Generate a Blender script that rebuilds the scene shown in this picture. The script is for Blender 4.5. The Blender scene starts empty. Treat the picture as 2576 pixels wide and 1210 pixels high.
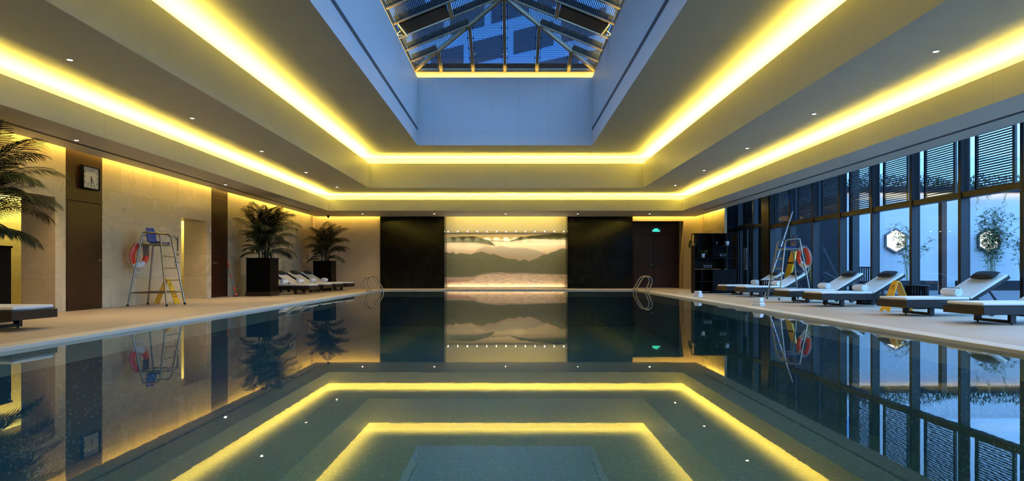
import bpy, math, random
from mathutils import Vector, Matrix
R = math.radians
PI = math.pi
random.seed(7)
S = bpy.context.scene
C = S.collection
EYE, FX, VX, VY = 0.80, 1650.0, 1284.0, 679.0      # eye height over the deck, focal length and vanishing point of the view


def FL(px, py):                                     # point of the deck seen there
    Y = EYE * FX / (py - VY)
    return ((px - VX) * Y / FX, Y)


# ------------------------------------------------------------------ mesh helpers
class MB:
    def __init__(s):
        s.v, s.f, s.sm = [], [], []

    def add(s, vs, fs, smooth=False):
        b = len(s.v)
        s.v += [tuple(p) for p in vs]
        for f in fs:
            s.f.append(tuple(b + i for i in f))
            s.sm.append(smooth)
        return s

    def box(s, x0, x1, y0, y1, z0, z1):
        return s.add([(x0, y0, z0), (x1, y0, z0), (x1, y1, z0), (x0, y1, z0), (x0, y0, z1), (x1, y0, z1), (x1, y1, z1), (x0, y1, z1)],
                     [(3, 2, 1, 0), (4, 5, 6, 7), (0, 1, 5, 4), (1, 2, 6, 5), (2, 3, 7, 6), (3, 0, 4, 7)])

    def ring(s, o, i, z0, z1):                      # rectangular ring, o and i = (x0, x1, y0, y1)
        s.box(o[0], i[0], o[2], o[3], z0, z1)
        s.box(i[1], o[1], o[2], o[3], z0, z1)
        s.box(i[0], i[1], o[2], i[2], z0, z1)
        return s.box(i[0], i[1], i[3], o[3], z0, z1)

    def bar(s, p, q, w, h, up=(0, 0, 1)):           # box from p to q, w across, h along up
        p, q = Vector(p), Vector(q)
        d = (q - p).normalized()
        a = d.cross(Vector(up))
        if a.length < 1e-4:
            a = d.cross(Vector((1, 0, 0)))
        a.normalize()
        b = a.cross(d).normalized()
        vs = []
        for e in (p, q):
            for (i, j) in ((-1, -1), (1, -1), (1, 1), (-1, 1)):
                vs.append(e + a * (w / 2 * i) + b * (h / 2 * j))
        return s.add(vs, [(3, 2, 1, 0), (4, 5, 6, 7), (0, 1, 5, 4), (1, 2, 6, 5), (2, 3, 7, 6), (3, 0, 4, 7)])

    def tube(s, pts, r, n=8, closed=False):
        pts = [Vector(p) for p in pts]
        m = len(pts)
        rs = r if isinstance(r, (list, tuple)) else [r] * m
        vs, prev = [], None
        for k in range(m):
            if closed:
                t = pts[(k + 1) % m] - pts[k - 1]
            else:
                t = pts[min(k + 1, m - 1)] - pts[max(k - 1, 0)]
            t.normalize()
            if prev is None:
                a = t.cross(Vector((0, 0, 1)))
                if a.length < 1e-3:
                    a = t.cross(Vector((1, 0, 0)))
            else:
                a = prev - t * prev.dot(t)
            a.normalize()
            prev = a
            b = t.cross(a)
            for j in range(n):
                an = 2 * PI * j / n
                vs.append(pts[k] + (a * math.cos(an) + b * math.sin(an)) * rs[k])
        fs = []
        for k in range(m if closed else m - 1):
            k2 = (k + 1) % m
            for j in range(n):
                j2 = (j + 1) % n
                fs.append((k * n + j, k * n + j2, k2 * n + j2, k2 * n + j))
        s.add(vs, fs, True)
        if not closed:
            s.add(vs[:n], [tuple(range(n))[::-1]])
            s.add(vs[-n:], [tuple(range(n))])
        return s

    def lathe(s, prof, n=24, c=(0, 0, 0), smooth=True):
        vs = []
        for (r, z) in prof:
            for j in range(n):
                an = 2 * PI * j / n
                vs.append((c[0] + r * math.cos(an), c[1] + r * math.sin(an), c[2] + z))
        fs = []
        for k in range(len(prof) - 1):
            for j in range(n):
                j2 = (j + 1) % n
                fs.append((k * n + j, k * n + j2, (k + 1) * n + j2, (k + 1) * n + j))
        s.add(vs, fs, smooth)
        if prof[0][0] > 1e-5:
            s.add(vs[:n], [tuple(range(n))[::-1]])
        if prof[-1][0] > 1e-5:
            s.add(vs[-n:], [tuple(range(n))])
        return s

    def prism(s, poly, vec):
        n = len(poly)
        vec = Vector(vec)
        a = [Vector(p) for p in poly]
        vs = a + [p + vec for p in a]
        fs = [tuple(range(n))[::-1], tuple(range(n, 2 * n))]
        for i in range(n):
            j = (i + 1) % n
            fs.append((i, j, n + j, n + i))
        return s.add(vs, fs)

    def grid(s, fn, nu, nv, smooth=True):
        vs = [fn(i / nu, j / nv) for j in range(nv + 1) for i in range(nu + 1)]
        fs = []
        for j in range(nv):
            for i in range(nu):
                a = j * (nu + 1) + i
                fs.append((a, a + 1, a + nu + 2, a + nu + 1))
        return s.add(vs, fs, smooth)

    def mesh(s, name, mat):
        me = bpy.data.meshes.new(name)
        me.from_pydata(s.v, [], s.f)
        me.polygons.foreach_set('use_smooth', s.sm)
        if mat:
            me.materials.append(mat)
        me.update()
        return me

    def build(s, name, mat, parent=None, bevel=0, seg=2, loc=None):
        o = bpy.data.objects.new(name, s.mesh(name, mat))
        C.objects.link(o)
        if parent:
            o.parent = parent
        if loc:
            o.location = loc
        if bevel:
            m = o.modifiers.new('bevel', 'BEVEL')
            m.width, m.segments, m.limit_method, m.angle_limit = bevel, seg, 'ANGLE', R(40)
        return o


def box(*a):
    return MB().box(*a)


def struct(o):
    o['kind'] = 'structure'
    return o


def tag(o, label, cat, group=None, kind=None):
    o['label'], o['category'] = label, cat
    if group:
        o['group'] = group
    if kind:
        o['kind'] = kind
    return o


def empty(name, loc=(0, 0, 0), rz=0):
    o = bpy.data.objects.new(name, None)
    o.location, o.rotation_euler = loc, (0, 0, rz)
    o.empty_display_size = 0.1
    C.objects.link(o)
    return o


def thing(name, label, cat, loc=(0, 0, 0), rz=0, group=None):
    return tag(empty(name, loc, rz), label, cat, group)


def copy_tree(o, parent=None):
    c = o.copy()
    C.objects.link(c)
    c.parent = parent
    for ch in list(o.children):
        copy_tree(ch, c)
    return c


def dup(o, loc, rz, label):
    c = copy_tree(o)
    c.location, c.rotation_euler = loc, (0, 0, rz)
    c['label'] = label
    return c


def text(name, body, size, mat, parent=None, M=None, align='CENTER', depth=0.0008):
    cu = bpy.data.curves.new(name, 'FONT')
    cu.body, cu.size, cu.align_x, cu.align_y, cu.extrude = body, size, align, 'CENTER', depth
    cu.materials.append(mat)
    o = bpy.data.objects.new(name, cu)
    C.objects.link(o)
    me = bpy.data.meshes.new_from_object(o)
    me.materials.clear()
    me.materials.append(mat)
    bpy.data.objects.remove(o)
    o = bpy.data.objects.new(name, me)
    C.objects.link(o)
    if parent:
        o.parent = parent
    if M is not None:
        o.matrix_local = M
    return o


def frame(loc, x, y):                               # matrix with local x and y along the given directions
    x, y = Vector(x).normalized(), Vector(y).normalized()
    z = x.cross(y)
    return Matrix(((x.x, y.x, z.x, loc[0]), (x.y, y.y, z.y, loc[1]), (x.z, y.z, z.z, loc[2]), (0, 0, 0, 1)))


ORD = ['first', 'second', 'third', 'fourth', 'fifth', 'sixth', 'seventh', 'eighth', 'ninth', 'tenth', 'eleventh', 'twelfth', 'thirteenth', 'fourteenth']


# ------------------------------------------------------------------ material helpers
class NT:
    def __init__(s, name):
        s.m = bpy.data.materials.new(name)
        s.m.use_nodes = True
        s.t = s.m.node_tree
        s.b = s.t.nodes['Principled BSDF']
        s.out = s.t.nodes['Material Output']

    def n(s, typ, **kw):
        nd = s.t.nodes.new(typ)
        for k, v in kw.items():
            setattr(nd, k, v)
        return nd

    def l(s, a, b):
        s.t.links.new(a, b)

    def math(s, op, a, b=None, c=None):
        nd = s.n('ShaderNodeMath', operation=op)
        for i, x in enumerate((a, b, c)):
            if x is None:
                continue
            if isinstance(x, (int, float)):
                nd.inputs[i].default_value = x
            else:
                s.l(x, nd.inputs[i])
        return nd.outputs[0]

    def mix(s, fac, a, b):
        nd = s.n('ShaderNodeMix', data_type='RGBA')
        for sock, x in ((nd.inputs[0], fac), (nd.inputs[6], a), (nd.inputs[7], b)):
            if isinstance(x, (int, float)):
                sock.default_value = x
            elif isinstance(x, (tuple, list)):
                sock.default_value = (*x, 1)
            else:
                s.l(x, sock)
        return nd.outputs[2]

    def pos(s):
        g = s.n('ShaderNodeNewGeometry')
        sp = s.n('ShaderNodeSeparateXYZ')
        s.l(g.outputs['Position'], sp.inputs[0])
        return g.outputs['Position'], sp.outputs

    def obj(s):
        g = s.n('ShaderNodeTexCoord')
        return g.outputs['Object']

    def noise(s, vec, scale, detail=3, sc=(1, 1, 1), rough=0.5):
        mp = s.n('ShaderNodeMapping')
        mp.inputs['Scale'].default_value = sc
        s.l(vec, mp.inputs[0])
        nz = s.n('ShaderNodeTexNoise')
        nz.inputs['Scale'].default_value = scale
        nz.inputs['Detail'].default_value = detail
        nz.inputs['Roughness'].default_value = rough
        s.l(mp.outputs[0], nz.inputs['Vector'])
        return nz.outputs['Fac']

    def step(s, x, lo, hi):
        nd = s.n('ShaderNodeMapRange', interpolation_type='SMOOTHSTEP')
        s.l(x, nd.inputs[0])
        nd.inputs[1].default_value, nd.inputs[2].default_value = lo, hi
        return nd.outputs[0]

    def lines(s, coord, size, width, off=0.0):      # 1 on thin joint lines
        a = s.math('ADD', coord, off + 1000 * size)
        m = s.math('MODULO', a, size)
        return s.math('LESS_THAN', m, width)

    def bump(s, h, dist, strength=1.0):
        b = s.n('ShaderNodeBump')
        b.inputs['Distance'].default_value = dist
        b.inputs['Strength'].default_value = strength
        s.l(h, b.inputs['Height'])
        s.l(b.outputs[0], s.b.inputs['Normal'])

    def base(s, col):
        if isinstance(col, (tuple, list)):
            s.b.inputs['Base Color'].default_value = (*col, 1)
        else:
            s.l(col, s.b.inputs['Base Color'])

    def set(s, **kw):
        for k, v in kw.items():
            i = s.b.inputs[k.replace('_', ' ')]
            if isinstance(v, (int, float, tuple)):
                i.default_value = v
            else:
                s.l(v, i)
        return s


def plain(name, col, rough=0.5, metal=0.0, var=0.12, scale=8.0, spec=0.5):
    t = NT(name)
    nz = t.noise(t.obj(), scale, 4)
    dark = tuple(c * (1 - var) for c in col)
    lite = tuple(min(1, c * (1 + var)) for c in col)
    t.base(t.mix(nz, dark, lite))
    t.set(Roughness=rough, Metallic=metal)
    t.b.inputs['Specular IOR Level'].default_value = spec
    return t.m


def emit(name, col, strength):
    t = NT(name)
    t.base((0.02, 0.02, 0.02))
    t.b.inputs['Emission Color'].default_value = (*col, 1)
    t.b.inputs['Emission Strength'].default_value = strength
    return t.m


def paint(name, col, ax=None, rough=0.45, spec=0.4):   # smooth painted boards with fine joints along world axes
    t = NT(name)
    p, xyz = t.pos()
    nz = t.noise(p, 1.3, 4)
    c = t.mix(nz, tuple(x * 0.94 for x in col), tuple(min(1, x * 1.04) for x in col))
    m = None
    for (a, size, off) in (ax or []):
        ln = t.lines(xyz[a], size, 0.007, off)
        m = ln if m is None else t.math('MAXIMUM', m, ln)
    if m is not None:
        c = t.mix(t.math('MULTIPLY', m, 0.45), c, tuple(x * 0.4 for x in col))
    t.base(c)
    t.set(Roughness=t.math('MULTIPLY_ADD', nz, 0.15, rough - 0.07))
    t.b.inputs['Specular IOR Level'].default_value = spec
    return t.m


def stone(name, col, dark, au, su, av, sv, rough, noise_scale=3.0, var=0.5, row=True, joint=0.006, cloud=0.0):
    t = NT(name)
    p, xyz = t.pos()
    u, v = xyz[au], xyz[av]
    vv = t.math('ADD', v, 1000 * sv)
    rowi = t.math('FLOOR', t.math('DIVIDE', vv, sv))
    uo = t.math('ADD', u, t.math('MULTIPLY', rowi, su * 0.37 if row else 0.0))
    j = t.math('MAXIMUM', t.lines(uo, su, joint), t.lines(v, sv, joint))
    ui = t.math('FLOOR', t.math('DIVIDE', t.math('ADD', uo, 1000 * su), su))
    w = t.n('ShaderNodeTexWhiteNoise', noise_dimensions='2D')
    cb = t.n('ShaderNodeCombineXYZ')
    t.l(ui, cb.inputs[0])
    t.l(rowi, cb.inputs[1])
    t.l(cb.outputs[0], w.inputs['Vector'])
    nz = t.noise(p, noise_scale, 8, rough=0.65)
    f = t.math('ADD', t.math('MULTIPLY', t.math('SUBTRACT', nz, 0.5), 2 * var), t.math('MULTIPLY', w.outputs['Value'], 0.35))
    f = t.step(f, -0.5, 0.9)
    c = t.mix(f, dark, col)
    c = t.mix(t.math('MULTIPLY', j, 0.5), c, tuple(x * 0.4 for x in dark))
    t.base(c)
    nz2 = t.noise(p, 1.7, 3)
    t.set(Roughness=t.math('ADD', t.math('MULTIPLY', nz2, 0.18), t.math('ADD', t.math('MULTIPLY', w.outputs['Value'], 0.08), rough - 0.12)))
    return t.m


def wood(name, col, dark, axis_scale=(14, 14, 1.2), rough=0.35):
    t = NT(name)
    nz = t.noise(t.obj(), 2.2, 6, axis_scale, 0.6)
    t.base(t.mix(t.step(nz, 0.3, 0.7), dark, col))
    t.set(Roughness=rough)
    t.b.inputs['Specular IOR Level'].default_value = 0.25
    return t.m


def schlick(t, f0, normal=None):
    lw = t.n('ShaderNodeLayerWeight')
    lw.inputs['Blend'].default_value = 0.5
    if normal is not None:
        t.l(normal, lw.inputs['Normal'])
    p = t.math('POWER', lw.outputs['Facing'], 5.0)
    return t.math('MULTIPLY_ADD', p, 1 - f0, f0)


def glass(name, tint, f0=0.03, rough=0.0, gloss=(1, 1, 1), refl=1.0):
    t = NT(name)
    t.t.nodes.remove(t.b)
    tr = t.n('ShaderNodeBsdfTransparent')
    tr.inputs[0].default_value = (*tint, 1)
    gl = t.n('ShaderNodeBsdfGlossy')
    gl.inputs['Color'].default_value = (*gloss, 1)
    gl.inputs['Roughness'].default_value = rough
    mx = t.n('ShaderNodeMixShader')
    t.l(t.math('MULTIPLY', schlick(t, f0), refl), mx.inputs[0])
    t.l(tr.outputs[0], mx.inputs[1])
    t.l(gl.outputs[0], mx.inputs[2])
    t.l(mx.outputs[0], t.out.inputs[0])
    return t.m


M = {}
M['ceil'] = paint('ceiling_paint', (0.60, 0.60, 0.52), [(1, 1.2, 0.3)])
M['ceil_plain'] = paint('soffit_paint', (0.58, 0.575, 0.52))
M['fascia'] = paint('fascia_paint', (0.62, 0.61, 0.51), [(0, 2.4, 0.2), (1, 2.4, 0.5)], 0.4)
M['well'] = paint('well_paint', (0.60, 0.60, 0.60), [(0, 0.945, 0.65), (2, 6.0, 0.67)])
M['beige'] = stone('beige_limestone', (0.66, 0.55, 0.35), (0.44, 0.35, 0.20), 1, 1.25, 2, 0.62, 0.25, 9.0, 0.35)
M['beige_back'] = stone('beige_limestone_back', (0.62, 0.50, 0.33), (0.46, 0.36, 0.22), 0, 1.25, 2, 1.55, 0.36)
M['deck'] = stone('deck_limestone', (0.52, 0.41, 0.285), (0.43, 0.335, 0.23), 0, 0.6, 1, 0.9, 0.5, 5, 0.35, True, 0.003)
M['coping'] = plain('coping_stone', (0.66, 0.575, 0.45), 0.5, 0, 0.08, 6)
M['wood'] = wood('dark_walnut', (0.036, 0.0105, 0.004), (0.016, 0.005, 0.0022))
M['wood_back'] = wood('dark_walnut_back', (0.028, 0.013, 0.008), (0.012, 0.006, 0.004))
M['rattan'] = wood('espresso_wood', (0.022, 0.014, 0.009), (0.010, 0.0065, 0.005), (4, 30, 30), 0.45)
M['black'] = plain('black_lacquer', (0.003, 0.003, 0.0035), 0.5, 0, 0.1, 8, 0.1)
M['planter'] = plain('black_planter', (0.0022, 0.0022, 0.002), 0.5, 0, 0.1, 8, 0.05)
M['bronze'] = plain('dark_bronze', (0.009, 0.009, 0.0095), 0.35, 0.0, 0.2, 5, 0.25)
M['tan_metal'] = plain('champagne_metal', (0.20, 0.14, 0.075), 0.5, 0.0, 0.1, 8, 0.3)
M['slat'] = plain('blind_slat', (0.006, 0.006, 0.007), 0.5, 0.0, 0.1, 8, 0.12)
M['steel'] = plain('stainless_steel', (0.30, 0.275, 0.235), 0.28, 1.0, 0.05)
M['rubber'] = plain('black_rubber', (0.012, 0.012, 0.012), 0.7)
M['blue_plastic'] = plain('blue_plastic', (0.008, 0.05, 0.30), 0.4, 0, 0.05, 8, 0.25)
M['red'] = plain('lifebuoy_orange', (0.85, 0.06, 0.015), 0.4, 0, 0.06)
M['white'] = plain('white_plastic', (0.75, 0.75, 0.74), 0.4, 0, 0.04)
M['rope'] = plain('white_rope', (0.66, 0.64, 0.60), 0.8)
M['yellow'] = plain('yellow_plastic', (0.75, 0.42, 0.015), 0.35, 0, 0.08)
M['ink'] = plain('dark_print', (0.02, 0.02, 0.02), 0.6)
M['redink'] = plain('red_print', (0.45, 0.05, 0.04), 0.6)
M['cushion'] = plain('canvas_cushion', (0.72, 0.68, 0.60), 0.85, 0, 0.06, 30)
M['piping'] = plain('dark_piping', (0.03, 0.03, 0.03), 0.8)
M['pillow'] = plain('charcoal_pillow', (0.016, 0.016, 0.018), 0.9, 0, 0.1, 20)
M['towel'] = plain('white_towel', (0.82, 0.82, 0.82), 0.95, 0, 0.05, 60)
M['soil'] = plain('planter_soil', (0.02, 0.014, 0.009), 0.95, 0, 0.4, 30)
M['leaf'] = plain('palm_leaf', (0.008, 0.016, 0.006), 0.5, 0, 0.4, 4, 0.2)
M['stem'] = plain('palm_cane', (0.05, 0.055, 0.022), 0.6, 0, 0.3)
M['bleaf'] = plain('bamboo_leaf', (0.05, 0.085, 0.03), 0.5, 0, 0.4, 4)
M['culm'] = plain('bamboo_culm', (0.12, 0.14, 0.06), 0.5)
M['sprig'] = plain('houseplant_leaf', (0.06, 0.10, 0.03), 0.5, 0, 0.4)
M['court_white'] = plain('courtyard_render', (0.28, 0.285, 0.29), 0.8, 0, 0.05, 2)
M['court_dark'] = stone('dark_cladding', (0.014, 0.015, 0.017), (0.009, 0.010, 0.011), 0, 1.1, 2, 0.9, 0.5)
M['court_stone'] = stone('grey_cladding', (0.50, 0.50, 0.50), (0.38, 0.38, 0.39), 0, 1.6, 2, 1.5, 0.6, joint=0.03)
M['paving'] = stone('courtyard_paving', (0.07, 0.07, 0.075), (0.045, 0.045, 0.05), 0, 0.6, 1, 0.6, 0.7)
M['tower'] = plain('tower_facade', (0.15, 0.25, 0.42), 0.7, 0, 0.04, 0.5)
M['tower_win'] = plain('tower_window', (0.035, 0.045, 0.07), 0.3, 0, 0.1, 8, 0.2)
for k_ in ('court_dark', 'paving', 'tower'):
    M[k_].node_tree.nodes['Principled BSDF'].inputs['Specular IOR Level'].default_value = 0.05
M['lamp'] = emit('lamp_face', (1.0, 0.86, 0.62), 60.0)
M['lamp_small'] = emit('spot_face', (1.0, 0.88, 0.66), 60.0)
M['trim'] = plain('lamp_trim', (0.55, 0.53, 0.5), 0.4)
M['grille'] = plain('speaker_grille', (0.36, 0.35, 0.34), 0.6)
M['slot'] = plain('dark_slot', (0.05, 0.05, 0.055), 0.6)
M['exit_green'] = emit('exit_green', (0.06, 1.0, 0.62), 3.5)
M['exit_dark'] = plain('exit_panel', (0.005, 0.03, 0.02), 0.3)
M['hexlight'] = emit('lit_window', (1.0, 0.93, 0.70), 2.2)
M['fglass'] = glass('facade_glass', (0.93, 0.96, 0.98), 0.02, refl=0.6)
M['sglass'] = glass('skylight_glass', (0.75, 0.82, 0.9), 0.02)
M['tumbler'] = glass('tumbler_glass', (0.75, 0.78, 0.82), 0.12, 0.05)
M['clock_face'] = plain('clock_face', (0.62, 0.58, 0.48), 0.25, 0, 0.03)
M['chrome'] = plain('chrome', (0.5, 0.5, 0.5), 0.12, 1.0)


def tile_mat():
    t = NT('pool_mosaic')
    p, xyz = t.pos()
    sz = 0.024
    cb = t.n('ShaderNodeVectorMath', operation='SCALE')
    cb.inputs['Scale'].default_value = 1 / sz
    t.l(p, cb.inputs[0])
    fl = t.n('ShaderNodeVectorMath', operation='FLOOR')
    t.l(cb.outputs[0], fl.inputs[0])
    w = t.n('ShaderNodeTexWhiteNoise', noise_dimensions='3D')
    t.l(fl.outputs[0], w.inputs['Vector'])
    c = t.mix(t.step(w.outputs['Value'], 0.0, 0.9), (0.038, 0.112, 0.165), (0.06, 0.15, 0.205))
    c = t.mix(t.math('GREATER_THAN', w.outputs['Value'], 0.94), c, (0.24, 0.36, 0.40))
    j = t.math('MAXIMUM', t.lines(xyz[0], sz, 0.002), t.lines(xyz[1], sz, 0.002))
    c = t.mix(t.math('MULTIPLY', j, 0.5), c, (0.14, 0.22, 0.25))
    t.base(c)
    t.set(Roughness=0.3)
    return t.m


M['mosaic'] = tile_mat()


def water_mat():
    t = NT('pool_water')
    t.t.nodes.remove(t.b)
    p, xyz = t.pos()
    n1 = t.noise(p, 1.1, 2, (1.0, 1.6, 1))
    n2 = t.noise(p, 9.0, 2, (1.0, 1.3, 1))
    h = t.math('ADD', t.math('MULTIPLY', n1, 0.08), t.math('MULTIPLY', n2, 0.30))
    b = t.n('ShaderNodeBump')
    b.inputs['Distance'].default_value = 0.0012
    b.inputs['Strength'].default_value = 0.16
    t.l(h, b.inputs['Height'])
    tr = t.n('ShaderNodeBsdfTransparent')
    tr.inputs[0].default_value = (0.50, 0.68, 0.72, 1)
    gl = t.n('ShaderNodeBsdfGlossy')
    gl.inputs['Roughness'].default_value = 0.014
    t.l(b.outputs[0], gl.inputs['Normal'])
    mx = t.n('ShaderNodeMixShader')
    t.l(schlick(t, 0.025, b.outputs[0]), mx.inputs[0])
    t.l(tr.outputs[0], mx.inputs[1])
    t.l(gl.outputs[0], mx.inputs[2])
    t.l(mx.outputs[0], t.out.inputs[0])
    return t.m


M['water'] = water_mat()


def marble_mat():
    t = NT('black_marble')
    p, xyz = t.pos()
    n = t.noise(p, 1.1, 8, (1, 1, 0.6), 0.7)
    v = t.math('SUBTRACT', 1.0, t.math('MULTIPLY', t.math('ABSOLUTE', t.math('SUBTRACT', n, 0.5)), 26.0))
    v = t.math('MAXIMUM', v, 0.0)
    c = t.mix(t.math('MULTIPLY', v, 0.12), (0.0045, 0.0052, 0.0042), (0.06, 0.055, 0.03))
    t.base(c)
    t.set(Roughness=0.12)
    t.b.inputs['Specular IOR Level'].default_value = 0.13
    return t.m


M['marble'] = marble_mat()

MUR = (-2.86, 2.47, 0.03, 2.45)                     # the mural's x and z range


def mural_mat():
    t = NT('mural_landscape')
    p, xyz = t.pos()
    u = t.math('DIVIDE', t.math('SUBTRACT', xyz[0], MUR[0]), MUR[1] - MUR[0])
    v0 = t.math('DIVIDE', t.math('SUBTRACT', xyz[2], MUR[2]), MUR[3] - MUR[2])
    fine = t.noise(p, 60, 3, rough=0.7)
    med = t.noise(p, 7, 5, (1, 1, 1.5), 0.65)
    streak = t.noise(p, 5, 5, (1, 1, 7), 0.6)

    def curve(pts):
        nd = t.n('ShaderNodeFloatCurve')
        cm = nd.mapping
        cm.use_clip = False
        cv = cm.curves[0]
        P = [((x - 775) / 1330.0, (965 - y) / 600.0) for x, y in pts]
        cv.points[0].location, cv.points[1].location = P[0], P[-1]
        for q in P[1:-1]:
            cv.points.new(*q)
        for q in cv.points:
            q.handle_type = 'VECTOR'
        cm.update()
        t.l(u, nd.inputs['Value'])
        return nd.outputs[0]

    def below(c, soft, nz=None, amp=0.0):           # 1 under the line
        d = t.math('SUBTRACT', c, v0)
        if nz is not None:
            d = t.math('ADD', d, t.math('MULTIPLY', t.math('SUBTRACT', nz, 0.5), amp))
        return t.step(d, -soft, soft)

    def over(c, soft, nz=None, amp=0.0):
        return t.math('SUBTRACT', 1.0, below(c, soft, nz, amp))

    sky = (0.74, 0.64, 0.44)
    pale = (0.86, 0.74, 0.55)
    col = t.mix(med, sky, pale)
    # distant dark ranges
    tl = curve([(775, 415), (850, 411), (960, 403), (1085, 402), (1130, 412), (1190, 432), (1240, 440), (1275, 460), (1300, 487), (1322, 512), (1345, 560), (2105, 562)])
    bl = curve([(775, 474), (900, 472), (1100, 474), (1200, 485), (1285, 503), (1322, 514), (2105, 516)])
    tr = curve([(775, 520), (1255, 500), (1272, 441), (1330, 447), (1400, 451), (1475, 458), (1540, 430), (1610, 405), (1640, 411), (1720, 395), (1850, 383), (1990, 368), (2105, 375)])
    br = curve([(775, 450), (1272, 452), (1400, 458), (1490, 463), (1560, 452), (1700, 432), (1850, 436), (2000, 440), (2105, 442)])
    mist = t.mix(fine, (0.50, 0.46, 0.34), (0.90, 0.80, 0.62))
    mb = curve([(775, 560), (1000, 560), (1150, 545), (1330, 500), (1600, 490), (2105, 530)])
    tt = t.math('MAXIMUM', tl, tr)
    col = t.mix(t.math('MULTIPLY', below(tt, 0.01), over(mb, 0.10, med, 0.1)), col, mist)
    rb = t.math('MULTIPLY', below(t.math('MAXIMUM', bl, br), 0.015), over(curve([(775, 498), (1150, 498), (1250, 520), (1330, 475), (1600, 478), (2105, 470)]), 0.02, fine, 0.05))
    col = t.mix(t.math('MULTIPLY', rb, 0.45), col, (0.44, 0.28, 0.19))
    far_c = t.mix(med, (0.060, 0.072, 0.048), (0.13, 0.14, 0.09))
    for (tc_, bc_) in ((tr, br), (tl, bl)):
        col = t.mix(t.math('MULTIPLY', below(tc_, 0.006, med, 0.02), over(bc_, 0.012, fine, 0.05)), col, far_c)
    # middle grey range
    tb = curve([(775, 640), (1050, 600), (1085, 585), (1130, 545), (1200, 512), (1310, 520), (1390, 506), (1500, 530), (1650, 530), (1780, 556), (1870, 585), (1960, 640), (2105, 700)])
    mk = below(tb, 0.02, fine, 0.08)
    col = t.mix(mk, col, t.mix(fine, (0.30, 0.29, 0.23), (0.62, 0.56, 0.45)))
    # near dark range
    tc = curve([(775, 577), (810, 590), (845, 575), (880, 600), (930, 588), (1050, 602), (1100, 586), (1170, 570), (1260, 602), (1300, 596), (1380, 627), (1480, 656), (1530, 650), (1590, 676), (1640, 656), (1700, 676), (1800, 640), (1850, 606), (1900, 600), (1990, 566), (2060, 536), (2105, 541)])
    rim = below(t.math('ADD', tc, 0.05), 0.05, fine, 0.12)
    col = t.mix(t.math('MULTIPLY', rim, 0.35), col, (0.50, 0.28, 0.18))
    cc = t.mix(med, (0.11, 0.125, 0.075), (0.22, 0.23, 0.15))
    col = t.mix(below(tc, 0.006, med, 0.03), col, cc)
    # foreground mist and snow
    td = curve([(775, 852), (950, 856), (1080, 850), (1130, 830), (1230, 812), (1380, 800), (1460, 812), (1640, 808), (1800, 818), (2105, 822)])
    col = t.mix(below(td, 0.012, fine, 0.06), col, t.mix(fine, (0.36, 0.35, 0.29), (0.70, 0.62, 0.50)))
    te = curve([(775, 872), (1000, 874), (1090, 858), (1150, 838), (1240, 822), (1390, 812), (2105, 832)])
    col = t.mix(below(te, 0.01, med, 0.03), col, t.mix(t.step(streak, 0.36, 0.58), (0.60, 0.48, 0.36), (0.90, 0.74, 0.56)))
    tf = t.math('MULTIPLY', below(te, 0.02), over(curve([(775, 915), (1000, 908), (1090, 880), (1130, 842), (1200, 822), (2105, 825)]), 0.02, fine, 0.04))
    col = t.mix(t.math('MULTIPLY', tf, 0.7), col, (0.48, 0.24, 0.16))
    t.base(col)
    t.set(Roughness=0.5)
    return t.m


M['mural'] = mural_mat()

# ------------------------------------------------------------------ the room
XL, XR, YB, YN = -8.55, 8.85, 28.5, -2.6            # left wall, facade, far wall, wall behind the camera
WZ = -0.04                                          # water level
POOL = (-5.2, 5.05, 1.0, 26.6)
SOF, LIP2, C2, LIP3, C3, WT, SK = 3.11, 3.54, 3.75, 4.63, 4.885, 7.11, 7.38
F1 = (-7.11, 6.70, 0.4, 25.58)                      # outer fascia
F2 = (-5.09, 4.77, 2.4, 23.6)                       # inner fascia
F3 = (-3.04, 2.68, 4.5, 21.5)                       # skylight shaft


def grow(r, d):
    return (r[0] - d, r[1] + d, r[2] - d, r[3] + d)


struct(MB().ring((-11.6, 9.3, YN - 0.2, 29.6), grow(POOL, 0.28), -0.3, 0.0).build('floor', M['deck']))
struct(MB().ring(grow(POOL, 0.28), POOL, -0.3, 0.004).build('trim_1', M['coping'], bevel=0.008))
b = MB()
b.box(POOL[0] - 0.1, POOL[1] + 0.1, POOL[2] - 0.1, POOL[3] + 0.1, -1.6, -1.5)
b.ring(grow(POOL, 0.1), grow(POOL, 0.002), -1.5, -0.301)
struct(b.build('pool_basin', M['mosaic']))
w = MB()
w.grid(lambda a, c: (POOL[0] + a * (POOL[1] - POOL[0]), POOL[2] + c * (POOL[3] - POOL[2]), WZ), 4, 10)
struct(w.build('water', M['water']))

# left wall with its two openings and door panels
N1, D1, N2, D2 = (10.6, 12.32), (12.61, 13.74), (17.04, 18.46), (18.75, 19.84)
b = MB()
HT = C2
XB = XL - 0.64
for (a, c) in ((YN, N1[0]), (N1[1], D1[0]), (D1[1], N2[0]), (N2[1], D2[0]), (D2[1], 29.4)):
    b.box(XB, XL, a, c, 0, HT)
for (a, c) in (N1, N2):
    b.box(XB, XL, a, c, 2.17, HT)
for (a, c) in (D1, D2):
    b.box(XB, XL - 0.12, a, c, 0, HT)
struct(b.build('wall_left', M['beige']))
b = MB()
b.box(-11.6, -11.4, 8.5, 21, 0, 2.7).box(-11.6, XB, 8.4, 8.5, 0, 2.7).box(-11.6, XB, 21, 21.1, 0, 2.7)
struct(b.build('wall_passage', M['beige']))
struct(box(-11.6, XB, 8.4, 21.1, 2.6, 2.7).build('ceiling_passage', M['ceil_plain']))

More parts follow.
